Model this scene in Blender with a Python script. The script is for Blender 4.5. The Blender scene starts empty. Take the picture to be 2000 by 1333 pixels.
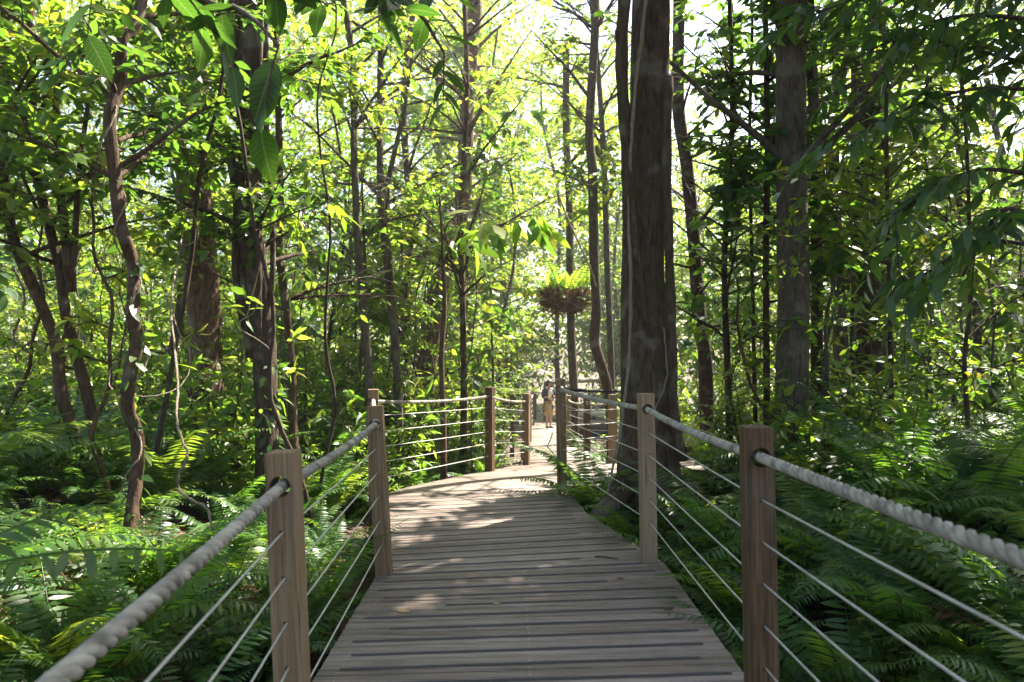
import bpy, math, random
import numpy as np
from mathutils import Vector, Matrix
RNG = np.random.default_rng(11); random.seed(11)
S = bpy.context.scene; COL = S.collection
R = math.radians
# ------------------------------------------------------------------ camera
F = 1400.0; CAMZ = 1.55; HOR = 691.0
PITCH = math.atan((HOR-666.5)/F)
cam = bpy.data.cameras.new("camera"); camo = bpy.data.objects.new("camera", cam); COL.objects.link(camo)
cam.sensor_width = 36; cam.lens = 36*F/2000; cam.clip_start = .05; cam.clip_end = 2000
camo.location = (0, 0, CAMZ); camo.rotation_euler = (math.pi/2+PITCH, 0, 0)
cam.dof.use_dof = True; cam.dof.focus_distance = 6.5; cam.dof.aperture_fstop = 3.2
S.camera = camo
def at(px, py, d):
    u = (px-1000)/F; v = (666.5-py)/F
    y = math.cos(PITCH)-v*math.sin(PITCH); z = math.sin(PITCH)+v*math.cos(PITCH)
    return Vector((u/y*d, d, CAMZ+z/y*d))
# ------------------------------------------------------------------ light
AZ, EL = R(46), R(53)
sun_dir = Vector((math.sin(AZ)*math.cos(EL), math.cos(AZ)*math.cos(EL), math.sin(EL)))
sl = bpy.data.lights.new("sun", 'SUN'); sl.energy = 5.0; sl.angle = R(.55); sl.color = (1, .93, .80)
so = bpy.data.objects.new("sun", sl); COL.objects.link(so); so.location = (20, 20, 40)
so.rotation_euler = sun_dir.to_track_quat('Z', 'Y').to_euler()
W = bpy.data.worlds.new("World"); S.world = W; W.use_nodes = True
nt = W.node_tree; sky = nt.nodes.new('ShaderNodeTexSky'); sky.sky_type = 'NISHITA'; sky.sun_disc = False
sky.sun_elevation = EL; sky.sun_rotation = AZ; sky.dust_density = 2.0; sky.air_density = 1.0
tnt = nt.nodes.new('ShaderNodeMixRGB'); tnt.blend_type = 'MULTIPLY'; tnt.inputs[0].default_value = 1; tnt.inputs[2].default_value = (1.05, 1.0, .93, 1)
nt.links.new(sky.outputs[0], tnt.inputs[1]); nt.links.new(tnt.outputs[0], nt.nodes['Background'].inputs[0]); nt.nodes['Background'].inputs[1].default_value = .075
S.view_settings.view_transform = 'Standard'; S.view_settings.look = 'None'
S.view_settings.exposure = 2.65; S.view_settings.gamma = 1
S.cycles.max_bounces = 7; S.cycles.diffuse_bounces = 4; S.cycles.glossy_bounces = 2; S.cycles.transmission_bounces = 6
S.cycles.caustics_reflective = False; S.cycles.caustics_refractive = False; S.cycles.sample_clamp_indirect = 6
# ------------------------------------------------------------------ mesh helpers
class MB:
    """collects vertex / face arrays with a per-vertex 'tint' and builds one mesh object"""
    def __init__(s): s.V = []; s.Fs = []; s.T = []; s.U = []; s.n = 0
    def add(s, V, Fs, t=None, U=None):
        V = np.asarray(V, dtype=np.float32).reshape(-1, 3)
        s.V.append(V); s.U.append(np.full((len(V), 3), .5, np.float32) if U is None else U)
        if t is None: t = RNG.random()
        s.T.append(np.broadcast_to(np.asarray(t, dtype=np.float32), (len(V),)))
        for f in Fs:
            f = np.asarray(f, dtype=np.int32)
            if f.ndim == 1: f = f[None]
            s.Fs.append(f+s.n)
        s.n += len(V)
    def merge(s, o, M=None, t=None):
        for V, T in zip(o.V, o.T): pass
        V = np.concatenate(o.V); T = np.concatenate(o.T) if t is None else t
        if M is not None:
            A = np.array(M); V = V@A[:3, :3].T+A[:3, 3]
        s.add(V, o.Fs, T)
    def mesh(s, name, smooth=False):
        me = bpy.data.meshes.new(name)
        V = np.concatenate(s.V); T = np.concatenate(s.T)
        me.vertices.add(len(V)); me.vertices.foreach_set('co', V.ravel())
        tot = np.concatenate([np.full(len(f), f.shape[1], np.int32) for f in s.Fs])
        idx = np.concatenate([f.ravel() for f in s.Fs])
        st = np.concatenate([[0], np.cumsum(tot)[:-1]]).astype(np.int32)
        me.loops.add(len(idx)); me.loops.foreach_set('vertex_index', idx)
        me.polygons.add(len(tot)); me.polygons.foreach_set('loop_start', st); me.polygons.foreach_set('loop_total', tot)
        if smooth: me.polygons.foreach_set('use_smooth', np.ones(len(tot), bool))
        a = me.attributes.new('tint', 'FLOAT', 'POINT'); a.data.foreach_set('value', T.astype(np.float32))
        if any(float(u[0, 2]) == 1. for u in s.U if len(u)):
            a = me.attributes.new('leafuv', 'FLOAT_VECTOR', 'POINT'); a.data.foreach_set('vector', np.concatenate(s.U).astype(np.float32).ravel())
        me.update(calc_edges=True); me.validate()
        return me
    def build(s, name, mat, parent=None, smooth=False, loc=None):
        me = s.mesh(name, smooth); me.materials.append(mat)
        o = bpy.data.objects.new(name, me); COL.objects.link(o)
        if parent is not None: o.parent = parent
        if loc is not None: o.location = loc
        return o
def tag(o, label=None, cat=None, group=None, kind=None):
    if label: o['label'] = label
    if cat: o['category'] = cat
    if group: o['group'] = group
    if kind: o['kind'] = kind
    return o
def empty(name, loc=(0, 0, 0), rz=0):
    o = bpy.data.objects.new(name, None); COL.objects.link(o); o.location = loc; o.rotation_euler = (0, 0, rz); o.empty_display_size = .1
    return o
def copy_tree(root):
    r = root.copy(); COL.objects.link(r)
    for ch in root.children:
        c = ch.copy(); COL.objects.link(c); c.parent = r
        for g in ch.children:
            d = g.copy(); COL.objects.link(d); d.parent = c
    return r
def norm(a): return a/np.maximum(np.linalg.norm(a, axis=-1, keepdims=True), 1e-9)
def tube(mb, P, rad, sides=8, t=None, cap=True, wob=0, rough=None):
    P = np.asarray(P, float); n = len(P); rad = np.broadcast_to(np.asarray(rad, float), (n,))
    T = norm(np.gradient(P, axis=0)); ref = np.array([.31, .95, .05]) if abs(T[0][2]) > .6 else np.array([0, 0, 1.])
    A = norm(np.cross(T, ref)); B = np.cross(T, A)
    an = np.arange(sides)*2*math.pi/sides
    rr = rad[:, None]*np.ones((1, sides))
    if wob: rr = rr*(1+wob*RNG.normal(size=(n, sides)))
    if rough is not None: rr = rr*rough
    V = P[:, None]+rr[..., None]*(np.cos(an)[None, :, None]*A[:, None]+np.sin(an)[None, :, None]*B[:, None])
    i = np.arange(n-1)[:, None]*sides; j = np.arange(sides)[None]; k = (j+1) % sides
    q = np.stack([i+j, i+k, i+sides+k, i+sides+j], -1).reshape(-1, 4)
    Fs = [q[:, ::-1]]
    if cap: Fs += [np.arange(sides), (n-1)*sides+np.arange(sides)[::-1]]
    mb.add(V.reshape(-1, 3), Fs, t)
def box(mb, c, s, rz=0, t=None):
    x, y, z = s[0]/2, s[1]/2, s[2]/2
    V = np.array([[a*x, b*y, e*z] for e in (-1, 1) for a, b in ((-1, -1), (1, -1), (1, 1), (-1, 1))])
    ca, sa = math.cos(rz), math.sin(rz)
    V = np.stack([V[:, 0]*ca-V[:, 1]*sa, V[:, 0]*sa+V[:, 1]*ca, V[:, 2]], 1)+np.array(c)
    mb.add(V, [np.array([[3, 2, 1, 0], [4, 5, 6, 7], [0, 1, 5, 4], [1, 2, 6, 5], [2, 3, 7, 6], [3, 0, 4, 7]])], t)
def spline(pts, n):
    """Catmull-Rom through pts, n samples"""
    P = np.asarray(pts, float)
    if len(P) == 2: return P[0]+(P[1]-P[0])*np.linspace(0, 1, n)[:, None]
    P = np.vstack([2*P[0]-P[1], P, 2*P[-1]-P[-2]]); m = len(P)-3
    out = []
    for u in np.linspace(0, m-1e-6, n):
        i = int(u); f = u-i; a, b, c, d = P[i:i+4]
        out.append(.5*((2*b)+(c-a)*f+(2*a-5*b+4*c-d)*f*f+(3*b-a-3*c+d)*f**3))
    return np.array(out)
# leaf templates: along +Y, length 1, half width .5, normal +Z
def leaf_tmpl(w, hi=False, droop=.12, fold=.12):
    ts = [0, .12, .32, .55, .78, 1] if hi else [0, .38, .72, 1]
    pr = [0, .55, .95, 1, .62, 0] if hi else [0, 1, .72, 0]
    V = []; Fc3 = []; Fc4 = []
    mid = []
    for t in ts: mid.append(len(V)); V.append((0, t, -droop*t*t))
    Ls = {}; Rs = {}
    for i in range(1, len(ts)-1):
        for sgn, D in ((-1, Ls), (1, Rs)):
            D[i] = len(V); V.append((sgn*w/2*pr[i], ts[i]-.03, -droop*ts[i]**2+fold*w*pr[i]*.5))
    for D, fl in ((Ls, True), (Rs, False)):
        f = (mid[0], D[1], mid[1]); Fc3.append(f if not fl else f[::-1])
        for i in range(1, len(ts)-2):
            f = (mid[i], D[i], D[i+1], mid[i+1]); Fc4.append(f if not fl else f[::-1])
        i = len(ts)-2; f = (mid[i], D[i], mid[i+1]); Fc3.append(f if not fl else f[::-1])
    Fs = [np.array(Fc3)]
    if Fc4: Fs.append(np.array(Fc4))
    return np.array(V, float), Fs
TM = {'oval': leaf_tmpl(.46), 'lance': leaf_tmpl(.30, droop=.2), 'ovalH': leaf_tmpl(.46, True, .18), 'lanceH': leaf_tmpl(.30, True, .25),
      'pinna': leaf_tmpl(.22, False, .15, .06), 'pinnaH': leaf_tmpl(.20, True, .2, .05), 'strap': leaf_tmpl(.09, True, .2, .1)}
TM['dia'] = (np.array([(0, 0, 0), (.23, .45, .03), (0, 1, -.1), (-.23, .45, .03)], float), [np.array([(0, 1, 2), (0, 2, 3)])])
ORIGIN = [None]
GAPS = [(-.75, 5.35, .30), (-.5, 5.95, .22), (-.2, 6.6, .30), (-.9, 6.9, .32), (-.5, 7.6, .4), (-1.2, 7.7, .3), (-.62, 4.35, .2), (.3, 8.3, .6), (-.6, 8.7, .6), (.3, 9.4, .8), (1, 10.4, .9), (.7, 12, 1.1), (1, 14, 1.3), (1, 17, 1.3), (1.2, 21, 1.6), (1.2, 24.5, 1.4),
        (-3.0, 7.2, .7), (-4.4, 7.8, .8), (-5.6, 8.6, .8), (-3.8, 9.9, .8), (-2.5, 8.7, .7), (-3.6, 6.2, .5), (-1.3, 9.4, .6), (-2.2, 10.6, .9), (-3.5, 12, .9), (-5, 11, .8), (-6.5, 10, .8), (-4.4, 9.2, .5), (2.4, 3.7, .28), (2.2, 4.9, .28), (3.2, 4.5, .22), (2.6, 2.6, .15), (3.2, 3.4, .3), (3.9, 4.6, .4), (2.9, 5.6, .35), (4.6, 5.6, .5), (2.1, 3.2, .15), (5.2, 7.5, .8), (4.2, 6.6, .5)]
GP = np.array([(x, y, 0.) for x, y, r in GAPS]); GR = np.array([r for *_, r in GAPS]); SD = np.array(sun_dir)
def in_gap(W_):  # crown leaves along these sun rays are dropped to shape sun patches below
    hit = np.zeros(len(W_), bool)
    for p, r in zip(GP, GR):
        v = W_-p; t = v@SD; d2 = (v*v).sum(1)-t*t
        hit |= (t > 2.2) & (d2 < (r*(.75+.5*RNG.random(len(W_))))**2)
    return hit
def UV(kind, n):
    if not kind.endswith('H'): return None
    V0 = TM[kind][0]; across = (np.abs(V0[:, 0]) > 1e-6).astype(np.float32)
    return np.tile(np.stack([across, V0[:, 1], np.ones(len(V0))], 1).astype(np.float32), (n, 1))
def put_leaves(mb, kind, P, D, N, L, T):
    """many leaves at once: base points P, directions D, normals N, lengths L, tints T"""
    P = np.asarray(P); n = len(P)
    if n == 0: return
    if ORIGIN[0] is not None:
        k_ = ~in_gap(P+ORIGIN[0]); P, D, N, L, T = P[k_], np.asarray(D)[k_], np.broadcast_to(N, (n, 3))[k_], np.broadcast_to(L, (n,))[k_], np.broadcast_to(T, (n,))[k_]; n = len(P)
        if n == 0: return
    V0, Fs = TM[kind]; Y = norm(D); X = norm(np.cross(Y, N)); Z = np.cross(X, Y)
    L = np.asarray(L).reshape(-1, 1, 1)
    V = P[:, None]+L*(V0[None, :, 0, None]*X[:, None]+V0[None, :, 1, None]*Y[:, None]+V0[None, :, 2, None]*Z[:, None])
    k = len(V0); off = (np.arange(n)*k)[:, None, None]
    mb.add(V.reshape(-1, 3), [(f[None]+off).reshape(-1, f.shape[1]) for f in Fs], np.repeat(T, k), UV(kind, n))
def vn(n=None): return RNG.normal(size=(3,) if n is None else (n, 3))
# ------------------------------------------------------------------ materials
def mat_new(name):
    m = bpy.data.materials.new(name); m.use_nodes = True
    return m, m.node_tree.nodes, m.node_tree.links, m.node_tree.nodes['Principled BSDF']
def ramp(N, cols):
    r = N.new('ShaderNodeValToRGB'); e = r.color_ramp.elements
    while len(e) < len(cols): e.new(.5)
    for i, (p, c) in enumerate(cols): e[i].position = p; e[i].color = (*c, 1)
    return r
def foliage(name, cols, tcols, tr=.42, rough=.42, spec=.5, veins=0):
    m, N, L, b = mat_new(name)
    a = N.new('ShaderNodeAttribute'); a.attribute_name = 'tint'
    oi = N.new('ShaderNodeObjectInfo'); ad = N.new('ShaderNodeMath'); ad.operation = 'MULTIPLY_ADD'
    ad.inputs[1].default_value = .35; ad.inputs[2].default_value = -.17; L.new(oi.outputs['Random'], ad.inputs[0])
    a2 = N.new('ShaderNodeMath'); a2.operation = 'ADD'; a2.use_clamp = True; L.new(a.outputs['Fac'], a2.inputs[0]); L.new(ad.outputs[0], a2.inputs[1])
    k = len(cols)
    r1 = ramp(N, [(i/(k-1), c) for i, c in enumerate(cols)]); r2 = ramp(N, [(i/(k-1), c) for i, c in enumerate(tcols)])
    L.new(a2.outputs[0], r1.inputs[0]); L.new(a2.outputs[0], r2.inputs[0])
    L.new(r1.outputs[0], b.inputs['Base Color']); b.inputs['Roughness'].default_value = rough; b.inputs['Specular IOR Level'].default_value = spec
    t = N.new('ShaderNodeBsdfTranslucent'); L.new(r2.outputs[0], t.inputs[0])
    if veins:
        u = N.new('ShaderNodeAttribute'); u.attribute_name = 'leafuv'; sx = N.new('ShaderNodeSeparateXYZ'); L.new(u.outputs['Vector'], sx.inputs[0])
        def mt(op, a_, b_=None, c_=None):
            q = N.new('ShaderNodeMath'); q.operation = op
            for i_, z_ in enumerate((a_, b_, c_)):
                if z_ is None: continue
                if isinstance(z_, (int, float)): q.inputs[i_].default_value = z_
                else: L.new(z_, q.inputs[i_])
            return q.outputs[0]
        side = mt('GREATER_THAN', mt('SINE', mt('MULTIPLY', mt('SUBTRACT', sx.outputs[1], mt('MULTIPLY', sx.outputs[0], .16)), 62.)), .90)
        rib = mt('LESS_THAN', sx.outputs[0], .07); v_ = mt('MULTIPLY', mt('MAXIMUM', mt('MULTIPLY', side, .55), rib), veins)
        for rr, sock in ((r1, b.inputs['Base Color']), (r2, t.inputs[0])):
            mv = N.new('ShaderNodeMixRGB'); L.new(v_, mv.inputs[0]); L.new(rr.outputs[0], mv.inputs[1]); mv.inputs[2].default_value = (.16, .22, .05, 1); L.new(mv.outputs[0], sock)
        bq = N.new('ShaderNodeBump'); bq.inputs['Strength'].default_value = .5; bq.inputs['Distance'].default_value = .004; bq.invert = True; L.new(v_, bq.inputs['Height']); L.new(bq.outputs[0], b.inputs['Normal'])
    mx = N.new('ShaderNodeMixShader'); mx.inputs[0].default_value = tr
    L.new(b.outputs[0], mx.inputs[1]); L.new(t.outputs[0], mx.inputs[2]); L.new(mx.outputs[0], N['Material Output'].inputs[0])
    return m
M = {}
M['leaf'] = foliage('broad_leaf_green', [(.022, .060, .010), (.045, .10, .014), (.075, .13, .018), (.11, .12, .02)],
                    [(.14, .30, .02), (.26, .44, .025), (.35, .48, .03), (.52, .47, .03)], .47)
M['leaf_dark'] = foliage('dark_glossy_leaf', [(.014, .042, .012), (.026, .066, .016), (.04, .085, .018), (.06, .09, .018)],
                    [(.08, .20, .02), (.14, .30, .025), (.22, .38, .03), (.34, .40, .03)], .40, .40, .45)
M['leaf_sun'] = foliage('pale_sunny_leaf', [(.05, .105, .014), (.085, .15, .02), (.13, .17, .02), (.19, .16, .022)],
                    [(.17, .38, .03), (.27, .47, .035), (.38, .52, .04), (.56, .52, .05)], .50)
M['leaf_big'] = foliage('large_deep_green_leaf', [(.012, .034, .008), (.018, .046, .010), (.026, .058, .012)], [(.05, .14, .012), (.08, .19, .015), (.13, .25, .02)], .45, .45, .35, .8)
M['fern'] = foliage('fern_green', [(.020, .062, .014), (.034, .09, .016), (.06, .12, .018), (.09, .13, .02)],
                    [(.12, .28, .02), (.20, .40, .03), (.32, .48, .03), (.44, .48, .03)], .40, .42, .45)
M['dry'] = foliage('dry_brown_frond', [(.07, .035, .018), (.13, .07, .035), (.19, .11, .055)], [(.12, .06, .02), (.2, .1, .03), (.25, .14, .05)], .25, .8, .2)
def bark(name, c1, c2, moss=0, scale=1., mossc=(.05, .075, .012)):
    m, N, L, b = mat_new(name)
    tc = N.new('ShaderNodeTexCoord'); mp = N.new('ShaderNodeMapping'); mp.inputs['Scale'].default_value = (19*scale, 19*scale, 4.2*scale)
    L.new(tc.outputs['Object'], mp.inputs[0])
    n1 = N.new('ShaderNodeTexNoise'); n1.inputs['Scale'].default_value = 1.6; n1.inputs['Detail'].default_value = 7; n1.inputs['Roughness'].default_value = .65
    L.new(mp.outputs[0], n1.inputs[0])
    r = ramp(N, [(.3, c1), (.62, c2), (.78, tuple(min(1, x*1.35) for x in c2))]); L.new(n1.outputs[0], r.inputs[0])
    n2 = N.new('ShaderNodeTexNoise'); n2.inputs['Scale'].default_value = 3.1; n2.inputs['Detail'].default_value = 5; L.new(tc.outputs['Object'], n2.inputs[0])
    rl = ramp(N, [(.57, (0, 0, 0)), (.66, (1, 1, 1))]); L.new(n2.outputs[0], rl.inputs[0])     # pale lichen blotches
    mx = N.new('ShaderNodeMixRGB'); mx.inputs[2].default_value = (.26, .25, .20, 1)
    ml = N.new('ShaderNodeMath'); ml.operation = 'MULTIPLY'; ml.inputs[1].default_value = .38; L.new(rl.outputs[0], ml.inputs[0])
    L.new(ml.outputs[0], mx.inputs[0]); L.new(r.outputs[0], mx.inputs[1])
    out = mx
    if moss:
        n3 = N.new('ShaderNodeTexNoise'); n3.inputs['Scale'].default_value = 1.3; n3.inputs['Detail'].default_value = 6; L.new(tc.outputs['Object'], n3.inputs[0])
        r3 = ramp(N, [(.72-.25*moss, (0, 0, 0)), (.95-.25*moss, (.75, .75, .75))]); L.new(n3.outputs[0], r3.inputs[0])
        m3 = N.new('ShaderNodeMixRGB'); L.new(r3.outputs[0], m3.inputs[0]); L.new(mx.outputs[0], m3.inputs[1]); m3.inputs[2].default_value = (*mossc, 1); out = m3
    L.new(out.outputs[0], b.inputs['Base Color']); b.inputs['Roughness'].default_value = .9; b.inputs['Specular IOR Level'].default_value = .2
    bp = N.new('ShaderNodeBump'); bp.inputs['Strength'].default_value = 1.0; bp.inputs['Distance'].default_value = .045
    L.new(n1.outputs[0], bp.inputs['Height']); L.new(bp.outputs[0], b.inputs['Normal'])
    return m
M['bark_brown'] = bark('brown_bark', (.028, .017, .010), (.115, .070, .042))
M['bark_grey'] = bark('grey_bark', (.036, .029, .023), (.14, .115, .088))
M['bark_moss'] = bark('mossy_bark', (.026, .017, .011), (.105, .070, .045), .78, mossc=(.055, .065, .02))
M['bark_rough'] = bark('rough_reddish_bark', (.035, .018, .011), (.20, .125, .08), 0, 1.2)
M['bark_dark'] = bark('dark_bark', (.020, .013, .009), (.080, .054, .036), .3)
M['vine'] = bark('pale_vine_bark', (.16, .12, .08), (.32, .26, .19), 0, 2)
def wood(name, cols, axis='x', rough=.75, tintamt=.35, bump=.3, dirt=(.06, .05, .045), dirtfac=.5):
    m, N, L, b = mat_new(name)
    tc = N.new('ShaderNodeTexCoord'); mp = N.new('ShaderNodeMapping')
    mp.inputs['Scale'].default_value = (1.2, 38, 38) if axis == 'x' else (45, 45, 1.3)
    L.new(tc.outputs['Object'], mp.inputs[0])
    a = N.new('ShaderNodeAttribute'); a.attribute_name = 'tint'
    cmb = N.new('ShaderNodeCombineXYZ'); m9 = N.new('ShaderNodeMath'); m9.operation = 'MULTIPLY'; m9.inputs[1].default_value = 37.; L.new(a.outputs['Fac'], m9.inputs[0])
    for i in range(3): L.new(m9.outputs[0], cmb.inputs[i])
    L.new(cmb.outputs[0], mp.inputs['Location'])
    n1 = N.new('ShaderNodeTexNoise'); n1.inputs['Scale'].default_value = 1.5; n1.inputs['Detail'].default_value = 8; n1.inputs['Roughness'].default_value = .7; L.new(mp.outputs[0], n1.inputs[0])
    k = len(cols); r = ramp(N, [(.28+.44*i/(k-1), c) for i, c in enumerate(cols)])
    ma = N.new('ShaderNodeMath'); ma.operation = 'MULTIPLY_ADD'; ma.inputs[1].default_value = tintamt; ma.inputs[2].default_value = -tintamt/2; L.new(a.outputs['Fac'], ma.inputs[0])
    ms = N.new('ShaderNodeMath'); ms.operation = 'ADD'; L.new(n1.outputs[0], ms.inputs[0]); L.new(ma.outputs[0], ms.inputs[1]); L.new(ms.outputs[0], r.inputs[0])
    n2 = N.new('ShaderNodeTexNoise'); n2.inputs['Scale'].default_value = 2.3; n2.inputs['Detail'].default_value = 6; L.new(tc.outputs['Object'], n2.inputs[0])
    r2 = ramp(N, [(.5, (0, 0, 0)), (.72, (dirtfac,)*3)]); L.new(n2.outputs[0], r2.inputs[0])
    mx = N.new('ShaderNodeMixRGB'); L.new(r2.outputs[0], mx.inputs[0]); L.new(r.outputs[0], mx.inputs[1]); mx.inputs[2].default_value = (*dirt, 1)
    if axis == 'z':
        m4 = N.new('ShaderNodeMapping'); m4.inputs['Scale'].default_value = (60, 60, 1.6); L.new(tc.outputs['Object'], m4.inputs[0]); L.new(cmb.outputs[0], m4.inputs['Location'])
        n4 = N.new('ShaderNodeTexNoise'); n4.inputs['Scale'].default_value = 1.; n4.inputs['Detail'].default_value = 3; L.new(m4.outputs[0], n4.inputs[0])
        r4 = ramp(N, [(.63, (0, 0, 0)), (.70, (.8, .8, .8))]); L.new(n4.outputs[0], r4.inputs[0]); m5 = N.new('ShaderNodeMixRGB'); L.new(r4.outputs[0], m5.inputs[0]); L.new(mx.outputs[0], m5.inputs[1]); m5.inputs[2].default_value = (.022, .014, .009, 1); mx = m5
    L.new(mx.outputs[0], b.inputs['Base Color']); b.inputs['Roughness'].default_value = rough; b.inputs['Specular IOR Level'].default_value = .35
    bp = N.new('ShaderNodeBump'); bp.inputs['Strength'].default_value = bump; bp.inputs['Distance'].default_value = .006
    L.new(n1.outputs[0], bp.inputs['Height']); L.new(bp.outputs[0], b.inputs['Normal'])
    return m
M['deck'] = wood('weathered_deck_timber', [(.080, .056, .044), (.160, .120, .098), (.226, .178, .150), (.286, .236, .205)], 'x', .6, .25, .35, (.10, .08, .07), .55)
M['post'] = wood('brown_post_timber', [(.046, .025, .012), (.115, .065, .030), (.185, .115, .057), (.25, .18, .115)], 'z', .75, .4, .8, (.12, .10, .085), .6)
def plain(name, c, rough=.6, metal=0., spec=.4, var=.0, scale=20):
    m, N, L, b = mat_new(name); b.inputs['Roughness'].default_value = rough; b.inputs['Metallic'].default_value = metal; b.inputs['Specular IOR Level'].default_value = spec
    if var:
        tc = N.new('ShaderNodeTexCoord'); n = N.new('ShaderNodeTexNoise'); n.inputs['Scale'].default_value = scale; n.inputs['Detail'].default_value = 5; L.new(tc.outputs['Object'], n.inputs[0])
        r = ramp(N, [(.3, tuple(x*(1-var) for x in c)), (.7, tuple(min(1, x*(1+var)) for x in c))]); L.new(n.outputs[0], r.inputs[0]); L.new(r.outputs[0], b.inputs['Base Color'])
    else: b.inputs['Base Color'].default_value = (*c, 1)
    return m
M['strip'] = plain('grit_strip', (.042, .040, .040), .85, var=.4, scale=60)
def ropemat(name, c):
    m = plain(name, c, .92, spec=.08, var=.5, scale=14); N = m.node_tree.nodes; L = m.node_tree.links; tc = N.new('ShaderNodeTexCoord'); n = N.new('ShaderNodeTexNoise'); n.inputs['Scale'].default_value = 260; n.inputs['Detail'].default_value = 4
    L.new(tc.outputs['Object'], n.inputs[0]); b = N.new('ShaderNodeBump'); b.inputs['Strength'].default_value = .9; b.inputs['Distance'].default_value = .006; L.new(n.outputs[0], b.inputs['Height']); L.new(b.outputs[0], N['Principled BSDF'].inputs['Normal']); return m
M['rope'] = ropemat('pale_hawser_rope', (.31, .285, .235))
M['rope_dark'] = plain('dark_weathered_rope', (.07, .065, .06), .85, spec=.15, var=.3, scale=18)
M['wire'] = plain('coated_steel_wire', (.42, .41, .37), .45, .25, var=.2, scale=9)
M['bearer'] = plain('dark_bearer_timber', (.05, .04, .033), .9, var=.3, scale=8)
M['screw'] = plain('screw_head', (.6, .6, .6), .3, .9)
# ------------------------------------------------------------------ terrain and boardwalk
def hash2(x, y): return np.sin(x*1.7+y*2.3)*.5+np.sin(x*.53-y*.71+1.3)*.6+np.sin(x*3.1+y*1.1+.4)*.2
def smooth(a, b, x):
    t = np.clip((x-a)/(b-a), 0, 1); return t*t*(3-2*t)
def ground_z(x, y):
    x = np.asarray(x, float); y = np.asarray(y, float)
    r = np.hypot(x, y-5)
    return -.50+.07*hash2(x, y)-1.0*smooth(8, 26, y)-5*smooth(36, 80, r)+.65*smooth(1.4, 4.5, np.abs(x))*smooth(-5, 5, 14-y)
def deck_z(y): return float(np.interp(y, [-5, 8.4, 10.05, 11.8, 13.2, 17, 23.8, 32], [0, 0, -.09, -.277, -.40, -.61, -.92, -1.12]))
gx = np.concatenate([np.linspace(-600, -45, 14), np.linspace(-40, 40, 161), np.linspace(45, 600, 14)])
gy = np.concatenate([np.linspace(-300, -25, 8), np.linspace(-20, 60, 161), np.linspace(66, 900, 16)])
X, Y = np.meshgrid(gx, gy); mb = MB(); nx = len(gx)
i = (np.arange(len(gy)-1)[:, None]*nx+np.arange(nx-1)[None]).ravel()
mb.add(np.stack([X, Y, ground_z(X, Y)], -1).reshape(-1, 3), [np.stack([i, i+1, i+nx+1, i+nx], 1)], .5)
m, N, L, b = mat_new('forest_floor_soil')
tc = N.new('ShaderNodeTexCoord'); n1 = N.new('ShaderNodeTexNoise'); n1.inputs['Scale'].default_value = 5; n1.inputs['Detail'].default_value = 10; L.new(tc.outputs['Object'], n1.inputs[0])
r = ramp(N, [(.3, (.018, .012, .008)), (.55, (.06, .038, .022)), (.75, (.12, .075, .042))]); L.new(n1.outputs[0], r.inputs[0]); L.new(r.outputs[0], b.inputs['Base Color'])
b.inputs['Roughness'].default_value = .95
bp = N.new('ShaderNodeBump'); bp.inputs['Distance'].default_value = .05; L.new(n1.outputs[0], bp.inputs['Height']); L.new(bp.outputs[0], b.inputs['Normal'])
tag(mb.build('ground', m, smooth=True), 'dark leaf strewn forest floor under the ferns', 'ground', kind='structure')

LEFT = [(-.93, -3), (-.95, 5.05), (-1.5, 7.75), (-.40, 10.05), (.14, 11.8), (.42, 18), (.62, 25), (.66, 33)]
RIGHT = [(1.11, -3), (1.13, 5.35), (.72, 7.05), (.66, 8.2), (1.5, 9.6), (1.62, 12.2), (1.45, 13.2), (1.45, 17), (1.90, 25), (3.5, 26.5), (3.6, 33)]
R_IN = [(.64, 8.2), (2.5, 10.4), (9, 13.2)]; R_OUT = [(.2, 11.0), (1.85, 12.35), (9, 15.6)]
def isect(c, n, poly, side):
    """hit of the line c+t*n with a polyline, nearest to c on the wanted side"""
    best = None
    for (x0, y0), (x1, y1) in zip(poly[:-1], poly[1:]):
        ex, ey = x1-x0, y1-y0; den = n[0]*ey-n[1]*ex
        if abs(den) < 1e-9: continue
        t = ((x0-c[0])*ey-(y0-c[1])*ex)/den; u = ((x0-c[0])*n[1]-(y0-c[1])*n[0])/den
        if -1e-6 <= u <= 1+1e-6 and t*side > 0 and (best is None or abs(t) < abs(best)): best = t
    return best
deck = MB(); strips = MB(); screws = MB()
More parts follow.
